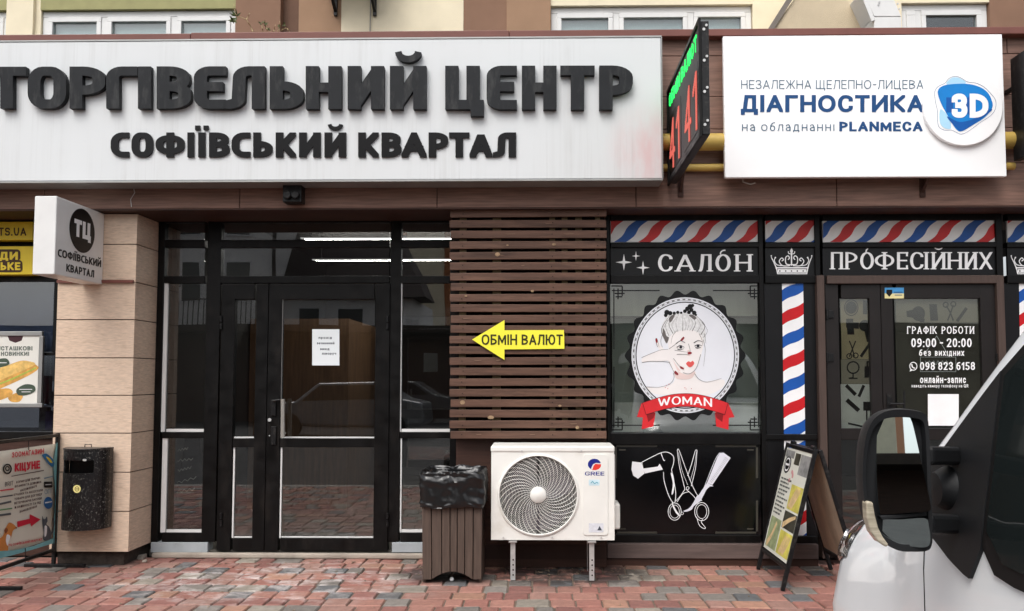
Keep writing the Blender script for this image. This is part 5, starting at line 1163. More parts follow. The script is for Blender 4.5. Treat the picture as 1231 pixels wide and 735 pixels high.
gs.build('grille_rib', ACW, ac)
MB().lathe([(0, YA0-.012), (.052, YA0-.010), (.057, YA0-.004), (.057, YA0+.01)], (gc.x, 0, gc.z), 'y', 40).build('grille_hub', ACW, ac, smooth=50)
MB().lathe([(gr-.004, YA0-.002), (gr+.0, YA0-.011), (gr+.010, YA0-.011), (gr+.016, YA0-.001)], (gc.x, 0, gc.z), 'y', 80).build('grille_rim', ACW, ac, smooth=60)
AP = lambda u, v: PY(YA0)(580+u/5.653, 530+v/5.653)
mbp = MB(); flat_add(mbp, [rrect(683, 92, 853, 642, 22)], AP, (0,-1,0), .006); mbp.build('side_panel', ACW, ac, bevel=.004)
AP1 = lambda u, v: AP(u, v) + Vector((0,-.0062,0)); AP2 = lambda u, v: AP(u, v) + Vector((0,-.0072,0)); pu = lambda ps: ps
NV = mat('deep blue logo', rgb(30,40,130), .4); RD = mat('logo red', rgb(220,62,50), .4)
flat('emblem', [[(760 + 44*math.cos(R(a)), 160 + 38*math.sin(R(a))) for a in range(100, 361, 10)] + [(804,152),(770,150),(752,158),(742,176),(737,192)]], NV, AP1, ac, t=.0008)
flat('emblem', [[(806,160),(768,157),(756,168),(746,198),(770,199),(790,192),(802,178)]], RD, AP1, ac, t=.0008)
flat('lettering', text('GREE', 696, 828, 210, 236, style(.15, 1.5, .8, 1.25, .16)), NV, AP1, ac, t=.0008)
flat('energy_sticker', [rrect(722, 264, 796, 304, 6)], mat('pale blue sticker', rgb(206,228,236), .4), AP1, ac, t=.0006); flat('sticker_mark', curve([(736,288),(748,276),(760,290),(776,282),(786,290)], 5), mat('teal print', rgb(90,170,190), .5), AP2, ac, t=.0006)
flat('rating_sticker', [rrect(722, 560, 822, 622, 4)], mat('silver white sticker', rgb(214,216,222), .35, var=.1, scale=60), AP1, ac, t=.0006); flat('warning_mark', [[(795,578),(812,608),(780,608)]], mat('sticker grey print', rgb(70,74,84), .5), AP2, ac, t=.0006)
vc = MB(); vc.box(XA1+.001, XA1+.05, YA0+.10, YA1-.02, at(742,637,YA0+.1).z, at(742,606,YA0+.1).z); vc.build('valve_cover', ACW, ac, bevel=.014)
MB().box(XA1+.001, XA1+.014, YA0+.08, YA1-.02, at(742,605,YA0+.1).z+.01, ZA1-.06).build('side_cover', ACW, ac, bevel=.006)
sw = MB()
for u, v in ((268,70),(672,70),(142,657),(474,657),(806,657)): c_ = AP(u, v); sw.cyl(c_ + Vector((0,-.0062,0)), c_ + Vector((0,-.009,0)), .006, 10)
sw.build('screw', STEEL, ac)
pipes = MB(); zc = at(742, 620, YA0+.1).z
pipes.tube([(XA1+.03, YA1-.03, zc-.06), (XA1+.04, YA1+.02, zc-.16), (XA1+.02, -.32, zc-.22), (XA1-.1, -.315, zc-.24)], .012, 10); pipes.build('insulated_hose', INK, ac)
for u in (616.5, 711.5):
    x = at(u, 655, YA0).x; lg = MB(); zt2 = ZA0-.002
    lg.box(x-.017, x-.014, YA0+.012, YA0+.05, 0.003, zt2-.012).box(x-.0139, x+.017, YA0+.012, YA0+.015, 0.003, zt2-.012)
    lg.box(x-.028, x+.028, YA0-.012, YA1+.02, zt2-.012, zt2-.003).box(x-.017, x-.014, YA1-.03, YA1+.01, 0.003, zt2-.0121).box(x-.03, x+.03, YA0-.008, YA0-.004, zt2-.016, zt2-.0125)
    lg.cyl((x, YA0+.02, zt2-.05), (x, YA0+.02, zt2-.012), .008, 8)
    o = lg.build('leg', STEEL, ac)
    hl_ = MB()
    for z in (.04, .075, .11, .145): hl_.cyl((x+.002, YA0+.0119, z), (x+.002, YA0+.009, z), .006, 8)
    hl_.build('slot', DARKGAP, o)

# ---------------------------------------------------------------- folding pavement board
ab = thing('pavement_board', 'black framed folding pavement board with yellow manicure poster by the salon', 'pavement sign', (1.84, -.77, 0))
yn_, yf_ = -.957, -.322; xl_, xt, xr_ = 1.60, 1.853, 2.14; zt_ = .937
def bpt(side, s, t): # s along Y 0 near..1 far ; t 0 foot..1 top
    xb = xl_ if side == 0 else xr_; xtop = xt - .012 if side == 0 else xt + .016
    return Vector((xb + (xtop-xb)*t, yn_ + (yf_-yn_)*s, zt_*t))
for side in (0, 1):
    fr = MB(); w = .026; nrm = Vector((-zt_ if side == 0 else zt_, 0, xt-xl_ if side == 0 else xr_-xt)).normalized()
    for s in (.02, .98): fr.bar(bpt(side, s, 0.0), bpt(side, s, 1), w)
    for t in (.155, .985): fr.bar(bpt(side, .04, t), bpt(side, .96, t), w)
    leg = fr.build('frame', BKMET, ab, bevel=.003)
    pb = MB(); q = [bpt(side, .045, .18), bpt(side, .955, .18), bpt(side, .955, .965), bpt(side, .045, .965)]; pb.prism([p - nrm*.004 for p in q], nrm*.008)
    pb.build('sheet', mat('white poster sheet', rgb(222,222,210), .4, var=.08, scale=4) if side == 0 else mat('beige back board', rgb(190,172,150), .7, var=.22, scale=5, st=(1,1.4,.6), dirt=(rgb(150,134,116), .5, 4, (1,1,1))), ab)
MB().cyl(bpt(0, .1, 1) + Vector((.014,0,.008)), bpt(0, .2, 1) + Vector((.014,0,.008)), .014, 10).cyl(bpt(0, .8, 1) + Vector((.014,0,.008)), bpt(0, .9, 1) + Vector((.014,0,.008)), .014, 10).build('hinge', BKMET, ab)
nr = Vector((-zt_, 0, xt-xl_)).normalized()
bm_ = lambda k: (lambda u, v: bpt(0, 1-(.045+.91*u), .18+.785*v) + nr*(.0045+.0007*k))       # u 0 far .. 1 near
flat('dark_badge', [circle(.17, .84, .13, .085, 30)], SIGNBLK, bm_(0), ab, nr, .0006); flat('badge_mark', ribbon(circle(.17, .84, .09, .06, 24), .014, True) + ribbon([(.11,.84),(.23,.84)], .02), WHITE, bm_(1), ab, nr, .0006)
YH = mat('yellow photo print', rgb(206,196,92), .45, var=.35, scale=9); YG_ = mat('grey green photo print', rgb(150,160,120), .45, var=.4, scale=14); DKP = mat('dark photo print', rgb(66,64,54), .45, var=.4, scale=14); SKP = mat('hand photo print', rgb(214,186,140), .45, var=.2, scale=20); GYP = mat('grey photo print', rgb(150,150,148), .45, var=.4, scale=16)
flat('photo_print', [rect(.04,.03,.46,.32)], YG_, bm_(0), ab, nr, .0006); flat('photo_print', [rect(.50,.03,.96,.25), rect(.52,.45,.96,.68)], YH, bm_(0), ab, nr, .0006); flat('photo_print', [rect(.50,.27,.96,.43)], DKP, bm_(0), ab, nr, .0006)
flat('photo_print', [rect(.02,.91,.36,.98), rect(.62,.78,.97,.97)], GYP, bm_(0), ab, nr, .0006); flat('photo_print', [rect(.40,.86,.60,.97)], DKP, bm_(0), ab, nr, .0006)
fing = []
for k in range(4): fing += curve([(.60+.05*k,.05),(.66+.06*k,.13),(.74+.055*k,.22)], .04, .028) + curve([(.56+.04*k,.47),(.64+.05*k,.56),(.74+.05*k,.66)], .036, .026)
fing += curve([(.08,.05),(.20,.14),(.30,.28)], .07, .05) + curve([(.52,.29),(.72,.36),(.92,.41)], .06, .03)
flat('hand_print', fing, SKP, bm_(1), ab, nr, .0006)
lines = []
for k, (v, w0) in enumerate(((.70,.44),(.665,.36),(.63,.46),(.59,.40),(.555,.30),(.515,.44),(.475,.38),(.44,.42),(.40,.36),(.365,.30))): 
    u = .06
    while u < w0: l_ = random.uniform(.04,.11); lines += [rect(u, v-.008, min(u+l_, w0+.03), v+.008)]; u += l_+.02
flat('fine_print', lines, mat('grey fine print', rgb(92,94,90), .5), bm_(1), ab, nr, .0006)
flat('pink_print', [circle(.42+.05*math.cos(k*1.7), .75+.05*math.sin(k*2.3), .03, .02, 10) for k in range(6)], mat('dusty pink print', rgb(206,150,150), .5), bm_(1), ab, nr, .0006)

# ---------------------------------------------------------------- pet shop banner on a steel stand
XB = -3.69
bst = thing('banner_stand', 'pet shop banner laced into a black steel stand by the pillar', 'banner stand', (XB, -.9, 0))
yA, yB = -.36, -1.50; zt_ = atx(74, 521, XB).z
fr = MB(); fr.bar((XB, yA, 0.025), (XB, yA, zt_), .025).bar((XB, yB, .025), (XB, yB, zt_), .025).bar((XB, yB+.0126, zt_-.0125), (XB, yA-.0126, zt_-.0125), .024).bar((XB, yB+.0126, .13), (XB, yA-.0126, .13), .024)
fr.bar((XB-.22, yA, .0125), (XB+.24, yA, .0125), .025); yb_ = gd(30, 709).y; fr.bar((XB-.25, -1.02, .0125), (XB+.19, -1.02, .0125), .025).bar((XB, -1.02, .0252), (XB, -1.02, .118), .022)
fr.build('frame', BKMET, bst, bevel=.003)
zb0_, zt0_ = .215, .925; yr, yl = -.375, -1.46
def cloth(i, j): y = yr + (yl-yr)*i; z = zb0_ + (zt0_-zb0_)*j; return Vector((XB + .006*math.sin(i*9)*math.sin(j*5), y, z))
bn_ = MB(); bn_.grid(cloth, 24, 12)
bo = bn_.build('banner', mat('cream banner vinyl', rgb(226,222,206), .45, var=.06, scale=3), bst, fix=False, smooth=60); sdm = bo.modifiers.new('t', 'SOLIDIFY'); sdm.thickness = .0015; sdm.offset = 0
mB = lambda k: (lambda u, v: (lambda p: Vector((XB+.0072+.0012*k+.006*math.sin((p.y-yr)/(yl-yr)*9)*math.sin((p.z-zb0_)/(zt0_-zb0_)*5)*1.0, p.y, p.z)))(atx(u, v, XB+.008)))
PB = lambda u, v: (u/3.675, 515+v/3.675); pb_ = lambda ps: [PB(*p) for p in ps]; nB = (1,0,0)
def skew(polys, u0, v0, du, dv0, dv1):  # place text (unit box, v down) between two slanted lines
    return polys
def stext(s, ua, va, ub, vb, h, st):    # text whose baseline runs from (ua,va) to (ub,vb) in crop pixels with cap height h
    out = []
    for p in text(s, 0, 1, -1, 0, st):
        out.append([PB(ua+(ub-ua)*x, va+(vb-va)*x + y*h) for x, y in p])
    return out
RDB = mat('banner red print', rgb(206,44,66), .45); BRB = mat('banner brown print', rgb(84,58,56), .5); TLB = mat('banner turquoise print', rgb(128,190,196), .45, var=.15, scale=6)
flat('edge_print', [pb_(((252,64),(262,64),(262,500),(240,512),(236,470),(246,300),(236,150)))] + [pb_(((-60,545),(-60,590),(60,560),(150,535),(236,508),(236,486),(150,520),(60,540)))], TLB, mB(0), bst, nB, .0006)
flat('lettering', stext('ЗООМАГАЗИН', 50, 130, 198, 112, 23, style(.17, 1.1, .9, 1, .22)), RDB, mB(0), bst, nB, .0006)
flat('lettering', stext('КІЦУНЕ', 64, 192, 180, 178, 36, style(.24, 1.2, .8, 1, .16)), RDB, mB(0), bst, nB, .0006)
flat('lettering', ribbon(pb_(((50,212),(120,200),(196,186))), .9) + [q for i, (s, a, b) in enumerate((('КОРМИ ДЛЯ ТВАРИН',72,178),('ВІТАМІНИ ТА ДОБАВКИ',66,182),('НАПОВНЮВАЧІ',90,162),('ІГРАШКИ ТА АКСЕСУАРИ',62,188),('ТОВАРИ ДЛЯ ДОГЛЯДУ',66,184),('ВЕТЕРИНАРНІ ЗАСОБИ',66,182),('В НАЯВНОСТІ ТА ПІД',68,178),('ЗАМОВЛЕННЯ',88,160))) for q in stext(s, a, 244+18.6*i, b, 236+18.0*i - 12, 10, style(.16,1.1,.9,1,.2))], BRB, mB(0), bst, nB, .0006)
flat('red_arrow', [pb_(((78,412),(130,400),(130,380),(176,403),(136,434),(133,420),(80,438)))], RDB, mB(0), bst, nB, .0006)
def ringp(u, v, a, b, w): return ribbon(circle(*PB(u, v), a/3.675, b/3.675, 20), w, True)
flat('brand_mark', ringp(30, 180, 17, 20, 1.6) + ringp(30, 178, 8, 9, 1.2), INK, mB(0), bst, nB, .0006)
flat('brand_row', stext('BRIT', 22, 258, 58, 252, 20, style(.12,1.1,.9,1,.2)) + ribbon(pb_(((0,305),(58,296))), 1.6) + ribbon(pb_(((0,336),(52,324))), 2.4) + ribbon(pb_(((2,385),(52,378))), 2.6), mat('banner grey print', rgb(90,92,94), .5), mB(0), bst, nB, .0006)
flat('brand_row', ribbon(pb_(((0,276),(60,268))), 1.5), RDB, mB(1), bst, nB, .0006); flat('brand_row', ribbon(pb_(((0,362),(56,354))), 1.5), mat('banner green print', rgb(90,140,90), .5), mB(1), bst, nB, .0006)
flat('brand_badge', [circle(*PB(212,330), 5.6, 7.2, 24)], mat('banner blue print', rgb(46,110,170), .45), mB(0), bst, nB, .0006); flat('brand_badge', [rrect(*PB(194,236), *PB(232,262), 1.2)], SIGNBLK, mB(0), bst, nB, .0006); flat('badge_stripe', ribbon(pb_(((196,330),(228,324))), 1.4) + ribbon(pb_(((200,250),(226,248))), .8), WHITE, mB(1), bst, nB, .0006)
flat('brand_row', ribbon(pb_(((196,222),(234,212))), 1.2) + stext('ОПТ', 196, 292, 234, 286, 20, style(.08,1.1,.9,1,.2)), mat('banner pale blue print', rgb(120,150,170), .5), mB(0), bst, nB, .0006)
DOGO = mat('ginger dog print', rgb(206,134,70), .5, var=.1); CATG = mat('grey cat print', rgb(88,92,98), .5, var=.15, scale=30); PRB = mat('parrot blue print', rgb(50,120,170), .5)
flat('dog_print', [spline(pb_(((-10,560),(-8,500),(16,476),(30,440),(44,418),(62,424),(74,440),(60,452),(52,480),(40,500),(36,540),(20,552))), 4, True)], DOGO, mB(0), bst, nB, .0006); flat('dog_patch', [spline(pb_(((34,470),(48,478),(40,500),(34,520),(28,496))), 4, True)], WHITE, mB(1), bst, nB, .0006); flat('dog_ear', [spline(pb_(((30,440),(22,452),(28,466),(38,450))), 4, True), circle(*PB(73,440), 1, n=8)], mat('dark ginger print', rgb(136,76,40), .5), mB(1), bst, nB, .0006)
flat('cat_print', [spline(pb_(((184,388),(189,400),(197,401),(205,390),(208,410),(203,424),(216,436),(226,462),(224,490),(194,496),(193,462),(185,420))), 4, True)] + curve(pb_(((224,470),(236,450),(240,420),(234,398))), 2.2, 1.2), CATG, mB(0), bst, nB, .0006); flat('cat_patch', [spline(pb_(((196,430),(206,436),(204,470),(196,480),(194,450))), 4, True)], WHITE, mB(1), bst, nB, .0006)
flat('parrot_print', [spline(pb_(((190,120),(206,112),(224,124),(240,146),(236,170),(218,160),(204,140))), 4, True)], PRB, mB(0), bst, nB, .0006); flat('parrot_wing', [spline(pb_(((206,126),(222,134),(232,152),(222,150))), 4, True)], YEL, mB(1), bst, nB, .0006)
flat('lettering', stext('ТЦ СОФІЇВСЬКИЙ КВАРТАЛ', 40, 522, 184, 496, 10, style(.16,1.1,.9,1,.2)), RDB, mB(1), bst, nB, .0006)
ti = MB()
for u, v0, v1 in ((127,52,96),(112,530,594),(244,510,560),(232,520,556)): p = atx(*PB(u, v0), XB+.01); q = atx(*PB(u, v1), XB+.004); ti.tube([p, q], .003, 5)
for v in (74, 160, 278, 390, 488): p = atx(*PB(258, v), XB+.01); ti.tube([p, (XB+.004, yA, p.z+.004)], .003, 5)
ti.build('cable_tie', BKMET, bst)

# ---------------------------------------------------------------- white van, nose to the shops
GZ = -.125                                            # the road the van stands on
vn = thing('parked_van', 'white van with black two part wing mirror parked nose to the shops', 'van', (1.98, -5.2, GZ))
def carpaint():
    N = NT('white car paint'); c = N.mix(N.math('MULTIPLY', N.ramp(N.noise(3, (1,1,1), 5, .7), .45, .75), .12), rgb(244,248,250), rgb(206,205,200)); N.l(c, N.b.inputs['Base Color'])
    N.b.inputs['Roughness'].default_value = .32; N.b.inputs['Coat Weight'].default_value = .8; N.b.inputs['Coat Roughness'].default_value = .05; return N.m
PAINT = carpaint(); VPL = mat('black grained plastic', rgb(30,31,33), .55, var=.12, bump=.1, bscale=300); VGL = mat('dark car glass', (.012,.016,.016,1), .03, var=0, spec=.6); RUB = mat('rubber seal', rgb(14,14,15), .6)
YN = -6.44 + 3.44; XC = 1.99
def lerp(tab, s):
    for (a, x), (b, y) in zip(tab, tab[1:]):
        if s <= b: t = (s-a)/(b-a); return x+(y-x)*t
    return tab[-1][1]
TW = [(0,.52),(.03,.64),(.08,.75),(.15,.826),(.25,.868),(.4,.882),(.7,.888),(1.1,.89),(3.9,.885),(4.15,.85),(4.3,.80)]
TZ = [(0,.60),(.03,.70),(.08,.80),(.16,.885),(.3,.955),(.6,1.03),(.8,1.075),(.88,1.13),(.95,1.21),(1.0,1.25),(1.11,1.345),(1.22,1.445),(1.31,1.525),(1.39,1.593),(1.55,1.70),(1.75,1.79),(2.0,1.84),(2.3,1.86),(3.9,1.85),(4.2,1.78),(4.3,1.68)]
def halfw(s): return lerp(TW, s)
def topz(s): return lerp(TZ, s)
def tum(z): return .14*max(0, z-.95) + (.03*max(0, .45-z)/.25)
def kq(s): z = topz(s); return 1 if z < 1.09 else max(.42, 1-(z-1.09)*3.6)
def sect(s):
    w, zt, q = halfw(s), topz(s), kq(s); zs_ = zt-.28*q; lo = .55 if zs_ > .6 else zs_-.08
    P = [(w*.92, .14), (w*.985, .20), (w-.0, .32)] + [(w, lo)]
    for t in (.25, .5, .75, 1): P.append((w - .02*q*t, lo+(zs_-lo)*t))
    for dz, dx in ((.20, .038), (.15, .062), (.10, .098), (.06, .15), (.03, .22), (.012, .34)): P.append((w-dx*q, zt-dz*q))
    P = [(x - tum(z), z) for x, z in P] + [(max(0, (w-.34*q)*.5), zt-.003), (0, zt)]
    return P
ST = [0,.015,.03,.05,.08,.11,.15,.2,.25,.3,.36,.43,.5,.6,.7,.8,.88,.92,.95,1.0,1.05,1.11,1.165,1.22,1.265,1.31,1.35,1.39,1.46,1.55,1.65,1.75,1.87,2.0,2.15,2.3,2.7,3.1,3.5,3.9,4.05,4.15,4.22,4.3]
bd_ = MB(); rows_ = []
for s in ST: P = sect(s); rows_.append([Vector((XC - x, YN - s, z)) for x, z in P] + [Vector((XC + x, YN - s, z)) for x, z in P[-2::-1]])
nr_ = len(rows_[0]); vs = [p for r in rows_ for p in r]
fs = [(i*nr_+j, i*nr_+j+1, (i+1)*nr_+j+1, (i+1)*nr_+j) for i in range(len(ST)-1) for j in range(nr_-1)] + [tuple(range(nr_)), tuple((len(ST)-1)*nr_+j for j in range(nr_))] + [(i*nr_, (i+1)*nr_, (i+1)*nr_+nr_-1, i*nr_+nr_-1) for i in range(len(ST)-1)]
bd_.add(vs, fs); body = bd_.build('body', PAINT, vn, smooth=35)
# wheel arches cut through the body
cut = MB()
for s in (.78, 3.45): cut.cyl((XC-1.2, YN-s, .20), (XC-.60, YN-s, .20), .37, 40).cyl((XC+.60, YN-s, .20), (XC+1.2, YN-s, .20), .37, 40)
co = cut.build('arch_cutter', RUB); bo_ = body.modifiers.new('arch', 'BOOLEAN'); bo_.operation = 'DIFFERENCE'; bo_.object = co; bo_.solver = 'EXACT'
dg = bpy.context.evaluated_depsgraph_get(); me2 = bpy.data.meshes.new_from_object(body.evaluated_get(dg)); body.modifiers.clear(); body.data = me2
bpy.data.objects.remove(co, do_unlink=True)
me2.set_sharp_from_angle(angle=R(35))
def wheel(s, sx):
    x0 = XC + sx*.86; x1 = XC + sx*.66; w_ = MB(); z = .205
    ty = MB(); ty.cyl((x0, YN-s, z), (x1, YN-s, z), .325, 40); t = ty.build('wheel', RUB, vn, bevel=.02)
    rm_ = MB(); rm_.cyl((x0+sx*.004, YN-s, z), (x0-sx*.05, YN-s, z), .205, 32)
    for k in range(6): a = math.pi*k/3; rm_.bar((x0+sx*.006, YN-s, z), (x0+sx*.006, YN-s+.2*math.cos(a), z+.2*math.sin(a)), .05, .02)
    rm_.build('rim', ALU, t)
for s in (.78, 3.45):
    for sx in (-1, 1): wheel(s, sx)
# points on the van's near side
def sx_(s, z):
    P = sect(s); z = min(z, topz(s) - .045*kq(s))
    for (xa, za), (xb, zb) in zip(P, P[1:]):
        if za <= z <= zb and zb > za: return XC - (xa + (xb-xa)*(z-za)/(zb-za))
    return XC - P[0][0]
def side_patch(name, outline, m_, lift, thick=.006, parent=vn, n=10, right=False):
    """a panel that follows the van's side: outline in (distance behind nose, height), convex"""
    ss = [p[0] for p in outline]; mb = MB(); N1 = 14; s0, s1 = min(ss), max(ss); cols_ = []
    for i in range(N1+1):
        s = s0 + (s1-s0)*i/N1; zz_ = []
        for (a, za), (b, zb) in zip(outline, outline[1:] + outline[:1]):
            if (a-s)*(b-s) <= 0 and a != b: zz_.append(za + (zb-za)*(s-a)/(b-a))
            elif a == b and abs(a-s) < 1e-6: zz_ += [za, zb]
        zz_ = [min(z, topz(s)-.06*kq(s)) for z in zz_]
        cols_.append((s, min(zz_), max(zz_)))
    pt = lambda s, z, l: Vector(((sx_(s, z) - l) if not right else (2*XC - sx_(s, z) + l), YN - s, z))
    m2 = 8; f_ = lambda l: [[pt(s, a + (b-a)*j/m2, l) for j in range(m2+1)] for s, a, b in cols_]
    F_, B_ = f_(lift+thick), f_(lift-.02); vs = [p for r in F_ for p in r] + [p for r in B_ for p in r]; k = (N1+1)*(m2+1); W_ = m2+1; fs = []
    for i in range(N1):
        for j in range(m2): fs += [(i*W_+j, i*W_+j+1, (i+1)*W_+j+1, (i+1)*W_+j), (k+i*W_+j, k+(i+1)*W_+j, k+(i+1)*W_+j+1, k+i*W_+j+1)]
        fs += [(i*W_, (i+1)*W_, k+(i+1)*W_, k+i*W_), (i*W_+m2, k+i*W_+m2, k+(i+1)*W_+m2, (i+1)*W_+m2)]
    for j in range(m2): fs += [(j, k+j, k+j+1, j+1), (N1*W_+j, N1*W_+j+1, k+N1*W_+j+1, k+N1*W_+j)]
    mb.add(vs, fs); return mb.build(name, m_, parent, smooth=40)
def px2s(u, v, X0=1.11):                               # photo pixel on the van's side -> (distance behind nose, height)
    X = X0
    for _ in range(6): p = atx(u, v, X); s = YN - p.y; X = sx_(s, min(p.z, topz(s)-.02))
    return (s, p.z)
tri = [px2s(*p) for p in ((1169,697),(1122,643),(1119,550))]
seam = px2s(1110, 700)
wbot = px2s(1198, 676)[1]; ws0 = px2s(1191, 590)[0]
door = vn
SW = lambda s: topz(s) - .135
win_o = [(ws0+.02, wbot+.07), (ws0+.05, wbot+.015), (ws0+.11, wbot), (2.40, wbot-.005), (2.44, wbot+.03), (2.40, 1.62), (2.3, 1.66), (1.95, 1.62), (1.75, SW(1.75)-.02), (1.55, SW(1.55)-.02), (ws0+.02, SW(ws0+.02)-.03)]
seal_o = [(ws0-.025, wbot+.05), (ws0+.02, wbot-.02), (ws0+.09, wbot-.04), (2.42, wbot-.045), (2.48, wbot+.0), (2.44, 1.66), (2.3, 1.70), (1.95, 1.665), (1.75, SW(1.75)+.01), (1.55, SW(1.55)+.01), (ws0-.025, SW(ws0-.025)+.005)]
side_patch('mirror_base', [tri[0], tri[1], (tri[2][0], min(tri[2][1], SW(tri[2][0]))), (1.11, SW(1.11)), (1.22, SW(1.22)), (1.31, SW(1.31)), (ws0, SW(ws0)), (ws0, wbot+.02)], VPL, .003, .008)
side_patch('window_seal', seal_o, RUB, .002, .006)
side_patch('window', win_o, VGL, .006, .005)
side_patch('window', [(2.55, wbot+.0), (3.95, wbot+.02), (4.02, wbot+.08), (3.95, 1.6), (3.85, 1.64), (2.55, 1.65)], VGL, .003, .005)
for o_ in ((win_o), [(2.55, wbot+.0), (3.95, wbot+.02), (4.02, wbot+.08), (3.95, 1.6), (3.85, 1.64), (2.55, 1.65)]): side_patch('window', o_, VGL, .003, .005, right=True)
# door gaps, handle, rub strip
def seam_line(pts, nm): mb = MB(); mb.tube([Vector((sx_(s, z)+.0005, YN-s, z)) for s, z in pts], .0028, 5); mb.build(nm, RUB, vn)
seam_line([(seam[0]+.015*math.sin(k/8*2), tri[1][1]-.01-(tri[1][1]-.2)*k/8) for k in range(9)], 'door_gap')
seam_line([(2.5, 1.7-1.5*k/8) for k in range(9)], 'door_gap')
seam_line([(.30+(seam[0]-.42)*k/8, .86+.135*k/8) for k in range(9)], 'bonnet_gap')
MB().box(sx_(2.3,.85)-.03, sx_(2.3,.85)-.002, YN-2.42, YN-2.22, .84, .875).build('door_handle', VPL, vn, bevel=.008)
side_patch('rub_strip', [(seam[0]+.03, .46), (2.46, .46), (2.46, .54), (seam[0]+.03, .54)], VPL, .003, .012)
# windscreen
def wsp(i, j):
    s = .93 + .85*i; w = halfw(s) - .30*kq(s) - tum(topz(s)); x = (j-.5)*2*w
    P = sect(s); ax = abs(x); z = P[-1][1]
    for (xa, za), (xb, zb) in zip(P, P[1:]):
        if xb <= ax <= xa and xa > xb: z = za + (zb-za)*(xa-ax)/(xa-xb); break
    return Vector((XC + x, YN - s + .004, z + .006))
MB().grid(wsp, 16, 20).build('windscreen', VGL, vn, smooth=60)
# bumper, grille, lamps
def frontp(i, j, off, s0=0, s1=.34, z0=.2, z1=.5):
    s = s1 - (s1-s0)*min(1, 2*(.5-abs(i-.5)))**1.0; return s
bp = MB(); PTS = [(.34,-1),(.25,-1),(.15,-1),(.08,-1),(.03,-1),(0,-1),(0,1),(.03,1),(.08,1),(.15,1),(.25,1),(.34,1)]
bz = [(.13,.0),(.16,.03),(.30,.045),(.42,.035),(.46,.0)]
vs = []; 
for z, o_ in bz:
    for s, sgn in PTS: vs.append(Vector((XC + sgn*(halfw(s)+o_*(.4 if s > .2 else .8)), YN - s + o_*(1 if s < .1 else .5), z)))
K_ = len(PTS); bp.add(vs, [(a*K_+b, a*K_+b+1, (a+1)*K_+b+1, (a+1)*K_+b) for a in range(len(bz)-1) for b in range(K_-1)]); bp.build('bumper', VPL, vn, smooth=50)
MB().box(XC-.36, XC+.36, YN+.0, YN+.012, .49, .585).build('grille', VPL, vn, bevel=.004)
MB().box(XC-.26, XC+.26, YN+.045, YN+.052, .27, .38).build('number_plate', WHITE, vn)
LENS = glass('lamp lens', (.92,.93,.93,1), .18, .7, 2.5); CHR = mat('lamp chrome', rgb(190,190,190), .12, .95, var=.05)
for sgn in (-1, 1):
    def lensp(i, j, sgn=sgn, o=0.0):
        s = .02 + .33*i; w = halfw(s); P = sect(s); zt = topz(s); q = kq(s); z0, z1 = zt-.22*q + .0*i, zt-.045*q; z = z0 + (z1-z0)*j
        x = w
        for (xa, za), (xb, zb) in zip(P, P[1:]):
            if za <= z <= zb and zb > za: x = xa + (xb-xa)*(z-za)/(zb-za); break
        bul = .028*math.sin(math.pi*min(1,max(0,i)))**.6*math.sin(math.pi*j)**.6 + .004 - o
        d = Vector((sgn*.8, .5, .35)).normalized()
        return Vector((XC + sgn*x, YN - s, z)) + d*bul
    hl = MB().grid(lensp, 16, 10).build('headlight', LENS, vn, smooth=80)
    MB().grid(lambda i, j: lensp(i, j, o=.0) * 1 - Vector((sgn*.8,.5,.35)).normalized()*(.024*math.sin(math.pi*i)**.6*math.sin(math.pi*j)**.6), 12, 8).build('reflector', CHR, hl, smooth=80)
    for k in (.3, .68):
        c_ = lensp(k, .5, o=.006); MB().cyl(c_ - Vector((sgn*.8,.5,.3)).normalized()*.012, c_, .032, 20).build('bulb_ring', CHR, hl)
# wing mirror
YM = -6.44 + 2.02
hm = MB(); rim_ = [(1037,575),(1038,548),(1042,522),(1050,505),(1063,495.5),(1080,492.5),(1100,494),(1112,498),(1116,508),(1118,540),(1119.5,590),(1121,640),(1120,656),(1114,662.5),(1096,663.5),(1080,662),(1062,652),(1049,640),(1043,622),(1039,600)]
rim_ = spline(rim_, 3, True); c0_ = Vector(at(1080, 578, YM)); P0 = [Vector(at(u, v, YM)) for u, v in rim_]
lay_ = [(1.0, 0.0), (1.012, .02), (1.0, .05), (.94, .09), (.80, .125), (.5, .145), (.01, .15)]
vs = []
for k, dy in lay_: vs += [c0_ + (p-c0_)*k + Vector((.02*dy/.15, dy, 0)) for p in P0]
n_ = len(P0); fs = [(a*n_+i, a*n_+(i+1) % n_, (a+1)*n_+(i+1) % n_, (a+1)*n_+i) for a in range(len(lay_)-1) for i in range(n_)]
inn = [c0_ + (p-c0_)*.90 + Vector((0, .002, 0)) for p in P0]; inb = [c0_ + (p-c0_)*.88 + Vector((0, .022, 0)) for p in P0]
hm.add(vs + inn + inb, fs + [(i, len(vs)+i, len(vs)+(i+1) % n_, (i+1) % n_) for i in range(n_)] + [(len(vs)+i, len(vs)+n_+i, len(vs)+n_+(i+1) % n_, len(vs)+(i+1) % n_) for i in range(n_)] + [tuple(len(vs)+n_+i for i in range(n_))])
mir = hm.build('wing_mirror', VPL, vn, smooth=45)
MIRG = NT('mirror glass'); MIRG.b.inputs['Base Color'].default_value = (.62,.70,.70,1); MIRG.b.inputs['Metallic'].default_value = 1; MIRG.b.inputs['Roughness'].default_value = .01; MIRG = MIRG.m
def mglass(pts, yo, tilt, nm):
    mb = MB(); c_ = at(sum(p[0] for p in pts)/len(pts), sum(p[1] for p in pts)/len(pts), YM)
    P = [at(u, v, YM) for u, v in spline(pts, 3, True)]; P = [p + Vector((0, yo + (p.x-c_.x)*tilt[0] + (p.z-c_.z)*tilt[1], 0)) for p in P]
    mb.prism(P, (0, .004, 0)); mb.build(nm, MIRG, mir)
